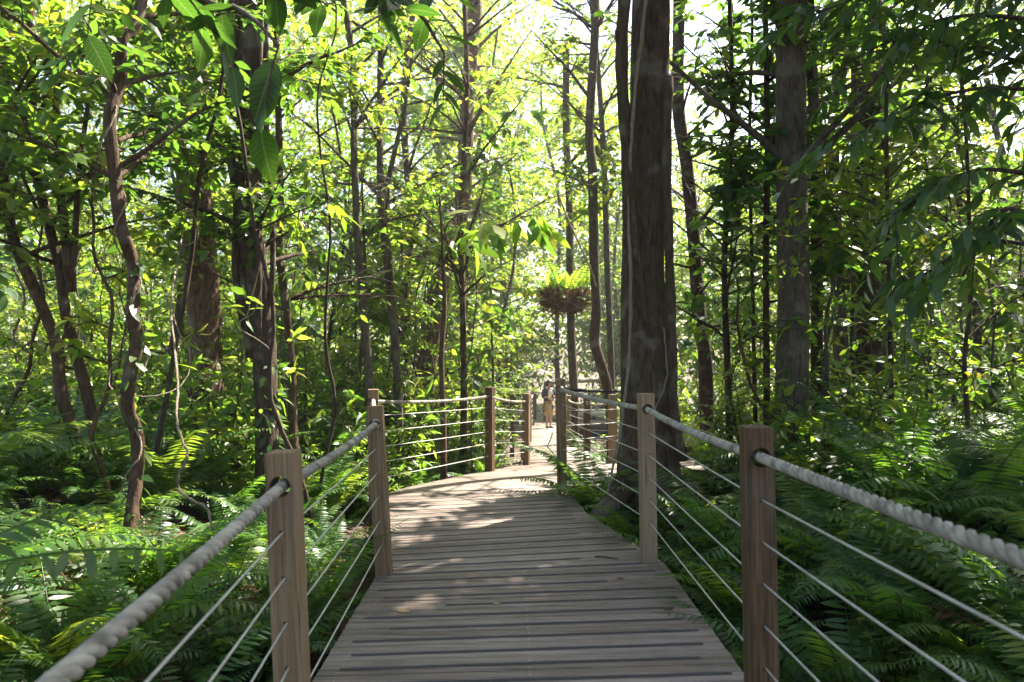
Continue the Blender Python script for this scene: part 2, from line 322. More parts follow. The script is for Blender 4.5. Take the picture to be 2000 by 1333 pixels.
def lay(path, yaws, A, B, zoff=0, s0=0, plank=.088, gap=.009, dz=None, detail=True):
    P = spline(path, 400); seg = np.r_[0, np.cumsum(np.linalg.norm(np.diff(P, axis=0), axis=1))]
    s = s0; k = 0
    def line(s):
        c = np.array([np.interp(s, seg, P[:, 0]), np.interp(s, seg, P[:, 1])]); ya = np.interp(c[1], *yaws)
        n = (math.cos(R(ya)), math.sin(R(ya)))
        ta, tb = isect(c, n, A, -1), isect(c, n, B, 1)
        if ta is None or tb is None: return None
        e = RNG.normal()*.0015
        return np.array([c[0]+(ta+e)*n[0], c[1]+(ta+e)*n[1]]), np.array([c[0]+(tb+e)*n[0], c[1]+(tb+e)*n[1]])
    while s < seg[-1]-plank:
        a, b_ = line(s+gap/2), line(s+plank-gap/2)
        k += 1; s += plank
        if a is None or b_ is None: continue
        q = [a[0], a[1], b_[1], b_[0]]; h = zoff+RNG.normal()*.0012; zz = [deck_z(p[1])+h for p in q]
        c = .004
        top = []
        ctr = sum(q)/4
        V = [(*p, z-.035) for p, z in zip(q, zz)]+[(*p, z-c) for p, z in zip(q, zz)]
        dirx = (q[1]-q[0])/np.linalg.norm(q[1]-q[0]); diry = (q[3]-q[0])/np.linalg.norm(q[3]-q[0])
        ins = [q[0]+c*(dirx+diry), q[1]+c*(-dirx+diry), q[2]+c*(-dirx-diry), q[3]+c*(dirx-diry)]
        V += [(*p, z) for p, z in zip(ins, zz)]
        Fq = [[0, 1, 5, 4], [1, 2, 6, 5], [2, 3, 7, 6], [3, 0, 4, 7], [4, 5, 9, 8], [5, 6, 10, 9], [6, 7, 11, 10], [7, 4, 8, 11], [8, 9, 10, 11], [3, 2, 1, 0]]
        deck.add(V, [np.array(Fq)], RNG.random())
        if detail and k % 2 == 0:   # anti-slip grit strip let into every second board
            f0, f1 = (RNG.uniform(.02, .07) if RNG.random() < .85 else RNG.uniform(.1, .3)), 1-(RNG.uniform(.02, .09) if RNG.random() < .85 else RNG.uniform(.12, .35))
            mid0 = q[0]+(q[3]-q[0])*.60; mid1 = q[1]+(q[2]-q[1])*.60; w0 = (q[3]-q[0])*.36; w1 = (q[2]-q[1])*.36
            pts = [mid0+(mid1-mid0)*f0, mid0+(mid1-mid0)*f1, mid0+(mid1-mid0)*f1+w1, mid0+(mid1-mid0)*f0+w0]
            strips.add([(*p, deck_z(p[1])+h+.0022) for p in pts], [np.array([[0, 1, 2, 3]])], RNG.random())
        if detail:
            for f in (.05, .5, .95):
                for g in (.25, .75):
                    p = (q[0]+(q[1]-q[0])*f)*(1-g)+(q[3]+(q[2]-q[3])*f)*g+RNG.normal(size=2)*.003
                    if k % 2 == 0 and g > .5: continue
                    an = np.arange(6)*math.pi/3
                    screws.add(np.stack([p[0]+.0032*np.cos(an), p[1]+.0032*np.sin(an), np.full(6, deck_z(p[1])+h+.0012)], 1), [np.arange(6)], .5)
lay([(.08, -2), (.09, 4.6), (-.1, 6.4), (-.35, 8.2)], ([-2, 3.0, 4.6, 6.2, 8.2], [3.2, 3.2, 6.0, 13, 12]), LEFT, RIGHT)
lay([(-.32, 8.21), (.6, 11), (.85, 14), (.95, 18), (1.25, 24), (1.6, 32)], ([8.2, 10, 13, 20], [12, 4, -3, -4]), LEFT, RIGHT, detail=False)
lay([(1.4, 10.6), (9, 14.2)], ([8, 14], [-62, -62]), [(p[0], p[1]) for p in R_OUT][::-1], R_IN, zoff=-.006, detail=False)
dk = deck.build('boardwalk', M['deck']); tag(dk, 'weathered grey timber boardwalk winding through the ferns', 'boardwalk', kind='structure')
strips.build('grit_strip', M['strip'], dk); screws.build('screw_heads', M['screw'], dk)
# bearers below the boards
mb = MB()
def edge_bearer(poly, inset):
    for (x0, y0), (x1, y1) in zip(poly[:-1], poly[1:]):
        n = max(1, int(math.hypot(x1-x0, y1-y0)/2))
        for i in range(n):
            a = np.array([x0+(x1-x0)*i/n+inset, y0+(y1-y0)*i/n]); c = np.array([x0+(x1-x0)*(i+1)/n+inset, y0+(y1-y0)*(i+1)/n])
            d = c-a; l = np.linalg.norm(d); nrm = np.array([-d[1], d[0]])/l*.03
            za, zc = deck_z(a[1])-.043, deck_z(c[1])-.043
            V = [(*(a-nrm), za-.14), (*(c-nrm), zc-.14), (*(c+nrm), zc-.14), (*(a+nrm), za-.14), (*(a-nrm), za), (*(c-nrm), zc), (*(c+nrm), zc), (*(a+nrm), za)]
            mb.add(V, [np.array([[3, 2, 1, 0], [4, 5, 6, 7], [0, 1, 5, 4], [1, 2, 6, 5], [2, 3, 7, 6], [3, 0, 4, 7]])])
edge_bearer(LEFT, .12); edge_bearer(RIGHT, -.12); edge_bearer(R_IN, .05)
mb.build('bearer', M['bearer'], dk)
# ------------------------------------------------------------------ railings
RNG = np.random.default_rng(21)
PW = .110
def post_mesh(base, top, yaw, holes, face_dir):
    """square post with chamfered cap and bored holes; holes = [(height, radius)]"""
    import bmesh
    bm = bmesh.new(); bmesh.ops.create_cube(bm, size=1)
    Hh = (top-base).length+.45
    for v in bm.verts: v.co = Vector((v.co.x*PW, v.co.y*PW, (v.co.z+.5)*Hh-.45))
    bmesh.ops.bevel(bm, geom=[e for e in bm.edges], offset=.006, segments=2, affect='EDGES', profile=.6)
    me = bpy.data.meshes.new('post'); bm.to_mesh(me); bm.free()
    o = bpy.data.objects.new('post', me); COL.objects.link(o)
    bc = bmesh.new()
    for h, r in holes:
        for dv in face_dir:
            q = Vector((dv[0], dv[1], 0)).to_track_quat('Z', 'Y').to_matrix().to_4x4()
            bmesh.ops.create_cone(bc, cap_ends=True, segments=14, radius1=r, radius2=r, depth=PW*1.9, matrix=Matrix.Translation((0, 0, h))@q)
    mc = bpy.data.meshes.new('cut'); bc.to_mesh(mc); bc.free(); oc = bpy.data.objects.new('cut', mc); COL.objects.link(oc)
    md = o.modifiers.new('b', 'BOOLEAN'); md.object = oc; md.operation = 'DIFFERENCE'; md.solver = 'EXACT'; md.use_self = len(face_dir) > 1
    dg = bpy.context.evaluated_depsgraph_get(); me2 = bpy.data.meshes.new_from_object(o.evaluated_get(dg))
    o.modifiers.clear(); o.data = me2; bpy.data.objects.remove(oc); bpy.data.meshes.remove(me); bpy.data.meshes.remove(mc)
    me2.materials.clear(); me2.materials.append(M['post'])
    a = me2.attributes.new('tint', 'FLOAT', 'POINT'); a.data.foreach_set('value', np.full(len(me2.vertices), RNG.random(), np.float32))
    ax = (top-base).normalized(); X = Vector((math.cos(yaw), math.sin(yaw), 0)); Yv = ax.cross(X).normalized(); X = Yv.cross(ax)
    o.matrix_world = Matrix.Translation(base)@Matrix((X, Yv, ax)).transposed().to_4x4()
    return o
def strand_rope(mb, P, rad=.0255, lay_len=.125, sides=7, per=11):
    seg = np.r_[0, np.cumsum(np.linalg.norm(np.diff(P, axis=0), axis=1))]; Ltot = seg[-1]
    n = max(8, int(Ltot/lay_len*per)); s = np.linspace(0, Ltot, n)
    C = np.stack([np.interp(s, seg, P[:, k]) for k in range(3)], 1)
    T = norm(np.gradient(C, axis=0)); A = norm(np.cross(T, np.array([0, 0, 1.]))); B = np.cross(T, A)
    for k in range(3):
        ph = s/lay_len*2*math.pi+k*2*math.pi/3
        tube(mb, C+rad*.52*(np.cos(ph)[:, None]*A+np.sin(ph)[:, None]*B), rad*.56, sides, .5)
def railing(name, label, posts, rope_h, wire_h, ropemat='rope', free=None, sag=.02, rad=.0205, hi=True, start=None, end=None, wires=True):
    """posts: (base Vector, top Vector, yaw, bored dirs, make); start / end: extra loose end points of rope and wires"""
    root = empty(name, posts[0][0]); bpy.context.view_layer.update(); tag(root, label, 'railing', 'rope railings of the boardwalk')
    inv = Matrix.Translation(-posts[0][0])
    for base, top, yaw, dirs, make in posts:
        if not make: continue
        o = post_mesh(base, top, yaw, [(rope_h, .040)]+[(h, .0075) for h in wire_h], dirs)
        mw = o.matrix_world.copy(); o.parent = root; o.matrix_basis = inv@mw
    def line(h, sg):
        pts = [b+(t-b).normalized()*h for b, t, *_ in posts]
        if start is not None: pts = [Vector(start)+Vector((0, 0, h))]+pts
        if end is not None: pts = pts+[Vector(end)+Vector((0, 0, h))]
        out = []
        for a, c in zip(pts[:-1], pts[1:]):
            for u in np.linspace(0, 1, 14)[:-1]:
                p = a.lerp(c, u); out.append((p.x, p.y, p.z-sg*4*u*(1-u)))
        out.append(tuple(pts[-1])); return np.array(out)-np.array(posts[0][0])
    mb = MB(); P = line(rope_h, sag)
    if hi: strand_rope(mb, P, rad)
    else: strand_rope(mb, P, rad, .16, 5, 7)
    mb.build('rope', M[ropemat], root, smooth=True)
    if wires:
        for h in wire_h:
            mb = MB(); tube(mb, line(h, sag*.15), .0042 if hi else .005, 6, .5); mb.build('wire', M['wire'], root, smooth=True)
    return root
V3 = Vector
def on(px, d): return V3(((px-1000)/F*d, d, deck_z(d)))
WL = [.887, .717, .55, .385, .213]
def PT(base, H=1.17, yaw=0, dirs=((0, 1),), lean=0., make=True):
    base = V3(base); return (base, base+V3((lean, 0, H)), yaw, dirs, make)
# near left
pL1 = PT((-.815, 2.73, 0), 1.18, 0, ((0, 1),), -.055); pA = PT((-.900, 5.08, 0), 1.18, R(2), ((0, 1),), -.07)
pE = PT(on(731, 7.64), 1.17, R(10), ((0, 1), (.5, 1)), -.01)
railing('rope_railing', 'pale thick rope and wires through leaning brown posts left of the near deck', [pL1, pA, (*pE[:4], False)], 1.055, WL, start=(-.50, -1.2, 0))
pD = PT(on(957, 10.05), 1.17, R(-22), ((.45, 1), (1, .5)), 0); pF = PT(on(1028, 11.8), 1.17, R(-17), ((.3, 1),), 0)
pM = PT(on(1034, 18), 1.17, R(-3), ((.05, 1),)); pP = PT(on(1040, 25), 1.17, 0, ((.05, 1),))
railing('rope_railing', 'sunlit rope railing fringed by bright ferns along the far left deck edge', [pE, pD, pF, pM, pP], 1.04, WL, hi=False, sag=.035)
# near right
def RT(px, d, H=1.25, yaw=0, dirs=((0, 1),), zb=0, x=None):
    b_ = V3(((px-1000)/F*d if x is None else x, d, zb)); return (b_, b_+V3((-.02, 0, H)), yaw, dirs, True)
pR3 = RT(1485, 2.92, 1.255); pB = RT(1266, 5.40, 1.25, R(4)); pC = RT(1098, 8.15, 1.25, R(-8), ((.35, -1), (.62, .78)), .012)
WR = [.965, .797, .632, .465, .300]
railing('rope_railing', 'pale rope railing on brown posts before dark ferns right of the deck', [pR3, pB, pC], 1.135, WR, start=(1.0, -1.2, 0.09))
# dark rope from the dark post into the right-hand branch
pN = PT((2.08, 10.0, deck_z(10.0)), 1.17, R(30), ((.62, .78),)); pN2 = PT((5.0, 11.6, deck_z(11.6)), 1.17, R(20), ((.9, .35),))
railing('rope_railing', 'dark weathered rope running behind the big mossy trunk from the dark post', [(*pC[:4], False), pN], 1.13, WL, 'rope_dark', hi=False, rad=.022)
# far fence between the two branches
pG = PT(on(1111, 17), 1.17, 0, ((0, 1),)); pH = PT(on(1146, 13.3), 1.17, R(10), ((0, 1),)); pI = PT(on(1196, 12.3), 1.17, R(25), ((.6, .5),)); pJ = PT((2.45, 12.75, deck_z(12.75)), 1.17, R(25), ((.9, .4),))
railing('rope_railing', 'far pale rope fence on sunlit posts between the two boardwalk branches', [PT(on(1112, 22), 1.17), pG, pH, pI, pJ], 1.04, WL, hi=False, sag=.04)
# dark post left of the deck with the cross rope, and the fence behind the person
pQ = PT((.0, 18.4, deck_z(18.4)+.02), 1.17, R(5), ((1, .1),))
railing('rope_railing', 'shaded post and slack rope behind the leafy gap in the far left railing', [PT((-2.2, 19.5, -.8), 1.17), pQ, (*pM[:4], False)], 1.02, WL, hi=False, sag=.08)
railing('rope_railing', 'pale straight railing closing the boardwalk behind the standing person', [PT((-1.0, 28.0, deck_z(28)), 1.17), PT((.9, 28.0, deck_z(28)), 1.17), PT((3.2, 28.0, deck_z(28)), 1.17)], 1.05, WL, hi=False, sag=.03)
# ------------------------------------------------------------------ far footbridge with balusters
fb = empty('footbridge', (3.2, 27, -1.0)); tag(fb, 'small pale footbridge with dark balusters and log handrail beyond the rope fence', 'footbridge')
mb = MB(); box(mb, (0.6, .9, .28), (5.2, 1.9, .14)); mb.build('deck_slab', plain('pale_concrete', (.55, .53, .48), .8, var=.15), fb)
mb = MB()
for i in range(27): box(mb, (-1.9+i*.19, 0, .66), (.022, .022, .6), 0)
box(mb, (.6, 0, .375), (5.1, .04, .03)); box(mb, (.6, 0, .975), (5.1, .04, .03)); mb.build('baluster_panel', plain('dark_steel', (.04, .04, .045), .5, .3), fb)
mb = MB(); tube(mb, [(-2.0, 0, 1.42), (-.8, 0, 1.50), (.6, 0, 1.55), (3.2, 0, 1.58)], .065, 10); mb.build('handrail', M['vine'], fb, smooth=True)
for x in (-1.95, .6, 3.15):
    mb = MB(); box(mb, (x, .06, .75), (.11, .07, 1.5)); mb.build('post', M['post'], fb)
# ------------------------------------------------------------------ trees
RNG = np.random.default_rng(22)
def gz(x, y): return float(ground_z(x, y))
def twig_leaves(lm, bm, limb, n_twig, tl, nl, leaf, kind, droop=.25, start=.2, r=.006, up=.15, spread=.9, tintb=.45, tints=.25, sides=4):
    """leafy twigs along a limb polyline"""
    P = np.asarray(limb); seg = np.r_[0, np.cumsum(np.linalg.norm(np.diff(P, axis=0), axis=1))]; tot = seg[-1]
    LP = []; LD = []; LN = []; LL = []; LT = []
    for k in range(n_twig):
        s = tot*(start+(1-start)*(k+RNG.random())/n_twig) if k < n_twig-1 else tot*.999
        c = np.array([np.interp(s, seg, P[:, a]) for a in range(3)]); i = min(len(P)-2, max(0, np.searchsorted(seg, s)-1))
        T = norm(P[i+1]-P[i]); d = norm(T*.7+spread*vn()*np.array([1, 1, .6])+np.array([0, 0, up])); ln = tl*RNG.uniform(.6, 1.25)
        q = np.linspace(0, 1, 5)[:, None]; C = c+d*q*ln+np.array([0, 0, -1])*(droop*ln*q**2)
        if bm is not None: tube(bm, C, np.linspace(r, r*.4, 5), sides, .4, cap=False)
        bt = tintb+RNG.normal()*tints*.6
        for j in range(nl):
            u = (.15+.85*(j+.5*RNG.random())/nl); b = c+d*u*ln+np.array([0, 0, -1])*(droop*ln*u*u)
            side = norm(np.cross(d, np.array([0, 0, 1.]))+.05)*(1 if j % 2 else -1)
            LP.append(b); LD.append(d*.6+side*.75+.35*vn()+np.array([0, 0, -droop*1.1])); LN.append(np.array([0, 0, 1.])+.45*vn()); LL.append(leaf*RNG.uniform(.6, 1.25)); LT.append(np.clip(bt+RNG.normal()*tints*.6, 0, 1))
    put_leaves(lm, kind, np.array(LP), np.array(LD), np.array(LN), np.array(LL), np.array(LT))
def limb_pts(p0, d, L, rise=.2, n=8, jit=.06):
    d = norm(np.asarray(d, float)); q = np.linspace(0, 1, n)
    P = np.asarray(p0)+d*L*q[:, None]; P[:, 2] += rise*L*(q-q**2*.7)
    return P+np.cumsum(RNG.normal(size=(n, 3))*jit*L/n, axis=0)*(q[:, None] > 0)
def tree(name, label, pts, rads, limbs, bark_m, leaf_m, leaf=.13, kind='oval', twigs=12, tl=.45, nl=9, sides=10, group=None, cat='tree', droop=.25, tintb=.45, rough=.05, extra=None, explicit=(), flare=1.5, up=.15, climb=None):
    """pts: world trunk polyline base→top; limbs: (z0, z1, count, length)"""
    pts = [np.array(p, float) for p in pts]; base = pts[0].copy(); base[2] = gz(base[0], base[1])
    root = empty(name, base); tag(root, label, cat, group); ORIGIN[0] = None if 'forest_tree' in name else base
    if pts[0][2] > base[2]-.1: pts = [base-np.array([0, 0, .15])]+pts; rads = [rads[0]*flare]+list(rads)
    P = spline(pts, max(12, 6*len(pts))); rr = np.interp(np.linspace(0, 1, len(P)), np.linspace(0, 1, len(rads)), rads)
    tm = MB(); lm = MB()
    an = np.arange(sides)*2*math.pi/sides; ph = RNG.random(4)*6
    zz = P[:, 2][:, None]
    lob = 1+rough*(np.sin(an*3+ph[0]+zz*.6)+.7*np.sin(an*5+ph[1]-zz*1.1)+.5*np.sin(zz*4+ph[2])+.4*RNG.normal(size=(len(P), sides)))
    tube(tm, P-base, rr, sides, .5, rough=lob)
    for z0, z1, cnt, ln in limbs:
        for k in range(cnt):
            z = RNG.uniform(z0, z1); i = int(np.argmin(abs(P[:, 2]-z))); az = RNG.random()*2*math.pi
            d = (math.cos(az), math.sin(az), RNG.uniform(.0, .95)); l = ln*RNG.uniform(.45, 1.4)
            Q = limb_pts(P[i]-base, d, l)
            tube(tm, Q, np.linspace(min(rr[i]*.5, .012+.016*l), .004, len(Q)), 5, .5, cap=False)
            twig_leaves(lm, tm, Q, twigs, tl, nl, leaf, kind, droop, tintb=tintb, up=up)
    for e in explicit:
        Q = spline([np.array(p)-base for p in e['pts']], 14)
        tube(tm, Q, np.linspace(e.get('r', .03), e.get('r1', .006), 14), 6, .5, cap=False)
        twig_leaves(lm, tm, Q, e.get('twigs', twigs), e.get('tl', tl), e.get('nl', nl), e.get('leaf', leaf), e.get('kind', kind), e.get('droop', droop), start=e.get('start', .2), tintb=e.get('tint', tintb), up=e.get('up', up), spread=e.get('spread', .9))
    if extra: extra(tm, lm, base)
    if climb:
        n = climb[2]; zc = RNG.uniform(climb[0], climb[1], n); ii = np.array([int(np.argmin(abs(P[:, 2]-z))) for z in zc]); a_ = RNG.random(n)*6.283
        out = np.stack([np.cos(a_), np.sin(a_), np.zeros(n)], 1); Q = P[ii]-base+out*(rr[ii]*1.02)[:, None]; Q[:, 2] = zc-base[2]
        put_leaves(lm, kind, Q, out*.9+np.array([0, 0, -.5])+.6*RNG.normal(size=(n, 3)), np.array([0, 0, .8])+out*.6+.3*RNG.normal(size=(n, 3)), leaf*RNG.uniform(.5, 1.1, n), np.clip(tintb+.25*RNG.normal(size=n), 0, 1))
    tm.build('trunk', M[bark_m], root, smooth=True)
    ORIGIN[0] = None
    if lm.n: lm.build('crown', M[leaf_m], root)
    return root
def tp(lst, d, top=9., sway=.3):
    """trunk polyline from picture samples (top→bottom or bottom→top) at depth d, grown on above the frame"""
    P = sorted([np.array(at(x, y, d)) for x, y in lst], key=lambda p: p[2])
    P[0] = P[0].copy()
    g = gz(P[0][0], d)
    if P[0][2] > g+.2: P = [np.array([P[0][0], d, g-.1])]+P
    while P[-1][2] < top:
        P.append(P[-1]+np.array([RNG.normal()*sway*.4, RNG.normal()*sway*.4, min(2., top-P[-1][2]+.05)]))
    for i, p in enumerate(P[1:-1]): p[1] += RNG.normal()*.05
    return P
def rads(w_px, d, n, taper=.5): r = w_px/2*d/F; return list(np.linspace(r, r*taper, n))
def mk(name, label, lst, d, w, limbs, bm, lm, top=9., taper=.6, **k):
    P = tp(lst, d, top); return tree(name, label, P, rads(w, d, len(P), taper), limbs, bm, lm, **k)
mk('slender_tree', 'leaning slender tree at the far left with pale sunlit side on its curved trunk', [(2, 0), (6, 130), (10, 330), (30, 470), (70, 590), (105, 680), (130, 770), (150, 900), (168, 985)], 7, 25, [(2.4, 5.2, 17, 1.3)], 'bark_brown', 'leaf', 9, leaf=.15)
P2 = [(60, 200), (72, 330), (85, 430), (110, 520), (132, 600), (142, 680), (165, 780), (187, 900), (196, 985)]
mk('slender_tree', 'forked slender trunk beside the far left leaning tree, sharing its stump', P2, 7.3, 24, [(2.4, 5.4, 16, 1.3)], 'bark_brown', 'leaf', 8, leaf=.16,
   explicit=[dict(pts=[at(140, 570, 7.3), at(128, 470, 7.3), at(115, 330, 7.4), at(108, 160, 7.5), at(95, -60, 7.6)], r=.05, r1=.03, twigs=10), dict(pts=[at(141, 540, 7.3), at(148, 440, 7.3), at(155, 330, 7.3), at(180, 150, 7.2)], r=.035, r1=.02, twigs=8)])
T3 = [(262, -20), (245, 80), (225, 150), (215, 230), (220, 330), (240, 440), (250, 520), (262, 610), (270, 670), (266, 730), (252, 800), (250, 860), (256, 960), (262, 1060)]
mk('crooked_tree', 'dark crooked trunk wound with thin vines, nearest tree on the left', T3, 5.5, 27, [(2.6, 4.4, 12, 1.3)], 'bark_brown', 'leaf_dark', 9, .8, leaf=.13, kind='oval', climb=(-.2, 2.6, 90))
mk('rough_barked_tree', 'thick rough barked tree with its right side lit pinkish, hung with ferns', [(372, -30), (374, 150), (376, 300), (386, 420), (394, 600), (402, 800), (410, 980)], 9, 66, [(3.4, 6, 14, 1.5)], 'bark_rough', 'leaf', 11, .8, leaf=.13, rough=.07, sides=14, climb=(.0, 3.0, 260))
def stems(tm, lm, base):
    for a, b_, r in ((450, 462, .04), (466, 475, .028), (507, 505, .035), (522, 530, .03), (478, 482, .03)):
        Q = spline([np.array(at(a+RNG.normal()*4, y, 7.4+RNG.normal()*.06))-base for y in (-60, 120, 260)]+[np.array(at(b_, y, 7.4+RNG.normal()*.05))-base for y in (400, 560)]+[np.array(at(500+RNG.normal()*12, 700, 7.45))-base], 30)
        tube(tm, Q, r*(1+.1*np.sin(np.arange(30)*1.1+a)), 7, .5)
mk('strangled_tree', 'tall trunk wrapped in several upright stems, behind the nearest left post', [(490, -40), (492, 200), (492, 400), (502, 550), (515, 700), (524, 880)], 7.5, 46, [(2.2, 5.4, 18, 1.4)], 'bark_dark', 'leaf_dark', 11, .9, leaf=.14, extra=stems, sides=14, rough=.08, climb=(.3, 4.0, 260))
mk('slender_tree', 'thin straight stem just right of the tall stem wrapped trunk', [(548, 380), (545, 480), (555, 560), (566, 700), (575, 860), (585, 930)], 8.6, 19, [(2, 5.5, 10, 1.2)], 'bark_brown', 'leaf', 7, leaf=.13)
mk('slender_tree', 'thin grey curving trunk above the leaning post with the pale top', [(690, 120), (692, 300), (700, 480), (705, 560), (716, 650), (722, 770)], 10, 18, [(2, 6.3, 15, 1.4)], 'bark_grey', 'leaf', 8, leaf=.13)
mk('slender_tree', 'spotted thin trunk rising behind the first bay of the sunlit rope fence', [(742, 240), (744, 340), (750, 440), (760, 550), (770, 650), (778, 780), (780, 905)], 10.4, 19, [(2.4, 6.5, 20, 1.6)], 'bark_grey', 'leaf_sun', 8, leaf=.14,
   explicit=[dict(pts=[at(748, 400, 10.4), at(770, 300, 10.4), at(792, 200, 10.3), at(810, 60, 10.2)], r=.05, r1=.02)])
mk('slender_tree', 'pale grey slim trunk behind the spotted thin trunk', [(800, 420), (796, 560), (790, 690), (793, 800)], 13, 19, [(2.2, 7, 17, 1.7)], 'bark_grey', 'leaf_sun', 8, leaf=.15)
def shag(tm, lm, base):
    for k in range(26):
        x = RNG.normal()*20+848; Q = spline([np.array(at(x, 545+RNG.normal()*15, 14.6))-base, np.array(at(x+RNG.normal()*6-6, 640, 14.55))-base, np.array(at(x-12+RNG.normal()*12, 740+RNG.normal()*25, 14.5))-base], 8)
        tube(tm, Q, .012, 4, .5)
mk('shaggy_tree', 'thick brown leaning trunk hung with shaggy dead roots, left of the bright clearing', [(905, 380), (880, 480), (852, 580), (838, 680), (826, 790)], 15, 42, [(3.0, 8, 20, 2.0)], 'bark_rough', 'leaf_sun', 9, .6, leaf=.15, extra=shag, sides=12, climb=(.5, 4, 260))
mk('slender_tree', 'thin young stem with yellow leaf at its tip behind the sunlit railing', [(960, 650), (962, 700), (963, 790)], 12, 6, [(1.2, 1.9, 3, .35)], 'bark_brown', 'leaf_sun', 1.9, leaf=.22, twigs=2, tl=.15, nl=3, tintb=.95)
mk('basket_tree', 'greenish sunlit trunk carrying the round basket fern', [(1112, 420), (1113, 560), (1116, 660), (1122, 790)], 17.5, 18, [(5.6, 9, 10, 1.7)], 'bark_moss', 'leaf_sun', 9, .7, leaf=.16)
mk('slender_tree', 'dark trunk with a bent foot beside the big mossy tree', [(1152, 250), (1157, 340), (1160, 500), (1164, 600), (1161, 665), (1172, 710), (1186, 755), (1194, 830)], 13.5, 23, [(4, 8, 7, 1.4)], 'bark_moss', 'leaf', 9, .7, leaf=.14)
def buttress(tm, lm, base):
    foot = np.array([1.48, 7.8, -.5])
    for ex, ey, h in ((.80, 7.15, .9), (1.0, 8.4, .5), (2.0, 7.2, .55), (2.1, 8.3, .5), (1.6, 6.9, .5)):
        Q = spline([foot+np.array([(ex-1.48)*.05, (ey-7.8)*.05, .5+h]), foot+np.array([(ex-1.48)*.42, (ey-7.8)*.4, .5+h*.22]), np.array([ex, ey, -.16]), np.array([ex+(ex-1.48)*.35, ey+(ey-7.8)*.5, -.62])], 16)-base
        tube(tm, Q, np.linspace(.17, .05, 16), 9, .5)
    for pts, r in (([(1268, -40), (1255, 60), (1245, 140), (1236, 240), (1226, 360), (1222, 460)], .026), ([(1222, -40), (1214, 120), (1222, 260), (1230, 400), (1246, 520), (1262, 640)], np.r_[np.full(14, .065), np.linspace(.065, .012, 10)]), ([(1217, -30), (1208, 120), (1220, 300), (1222, 480)], .035), ([(1204, 60), (1214, 200), (1219, 380)], .02), ([(1306, 150), (1302, 300), (1306, 480), (1312, 640), (1316, 800), (1335, 900)], .05)):
        Q = spline([np.array(at(x, y, 7.5))-base for x, y in pts], 24); tube(tm, Q, r*(1+.12*np.sin(np.arange(24)*1.7)), 9, .5)
P13 = [np.array([1.48, 7.8, -.62]), np.array([1.47, 7.8, .1]), np.array(at(1262, 740, 7.8)), np.array(at(1256, 520, 7.8)), np.array(at(1265, 300, 7.8)), np.array(at(1272, 0, 7.8)), np.array([1.5, 7.85, 7.5]), np.array([1.6, 7.9, 12])]
tree('giant_mossy_tree', 'largest trunk, brown and mossy with a pale liana, standing right of the dark post', P13, [.42, .345, .275, .232, .205, .205, .21, .2], [(9, 13, 10, 2.6)], 'bark_moss', 'leaf_dark', leaf=.15, sides=36, rough=.03, extra=buttress, twigs=16, tl=.6)
mk('slender_tree', 'dark slanting trunk right of the largest mossy trunk', [(1325, 200), (1340, 330), (1355, 480), (1366, 600), (1377, 700), (1384, 810)], 12, 29, [(2.0, 6.5, 12, 1.4)], 'bark_dark', 'leaf_dark', 9, .75, leaf=.15)
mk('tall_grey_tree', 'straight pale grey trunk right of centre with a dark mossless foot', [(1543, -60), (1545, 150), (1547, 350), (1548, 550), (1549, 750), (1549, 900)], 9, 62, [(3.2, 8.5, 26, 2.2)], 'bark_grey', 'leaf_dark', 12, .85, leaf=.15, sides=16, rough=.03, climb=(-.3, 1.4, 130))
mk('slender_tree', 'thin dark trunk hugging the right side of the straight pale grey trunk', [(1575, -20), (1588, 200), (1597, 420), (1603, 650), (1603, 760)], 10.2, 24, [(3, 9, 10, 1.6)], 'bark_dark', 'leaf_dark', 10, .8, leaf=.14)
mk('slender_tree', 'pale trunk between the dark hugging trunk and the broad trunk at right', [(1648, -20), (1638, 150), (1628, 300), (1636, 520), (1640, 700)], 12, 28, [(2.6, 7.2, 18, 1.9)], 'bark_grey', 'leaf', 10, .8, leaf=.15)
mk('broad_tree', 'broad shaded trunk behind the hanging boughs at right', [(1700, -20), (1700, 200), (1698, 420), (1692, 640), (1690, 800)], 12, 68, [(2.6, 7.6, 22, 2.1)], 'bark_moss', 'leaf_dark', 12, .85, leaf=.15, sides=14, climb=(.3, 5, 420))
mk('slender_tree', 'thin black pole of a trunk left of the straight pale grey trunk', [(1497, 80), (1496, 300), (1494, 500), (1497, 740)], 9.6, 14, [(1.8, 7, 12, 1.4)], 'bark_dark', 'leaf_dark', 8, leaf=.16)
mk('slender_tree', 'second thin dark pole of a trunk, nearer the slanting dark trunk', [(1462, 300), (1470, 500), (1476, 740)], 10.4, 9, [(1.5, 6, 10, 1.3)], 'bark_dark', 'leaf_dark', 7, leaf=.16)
mk('slender_tree', 'thin upright sapling stem standing in the ferns at far right', [(1736, 560), (1738, 700), (1742, 880)], 8, 11, [(1.0, 4.5, 12, 1.1)], 'bark_dark', 'leaf', 5, leaf=.13)
mk('slender_tree', 'slim sapling at the right edge of the picture above the ferns', [(1900, 560), (1892, 700), (1890, 860)], 7.4, 10, [(.9, 4.5, 12, 1.1)], 'bark_dark', 'leaf', 5, leaf=.13)
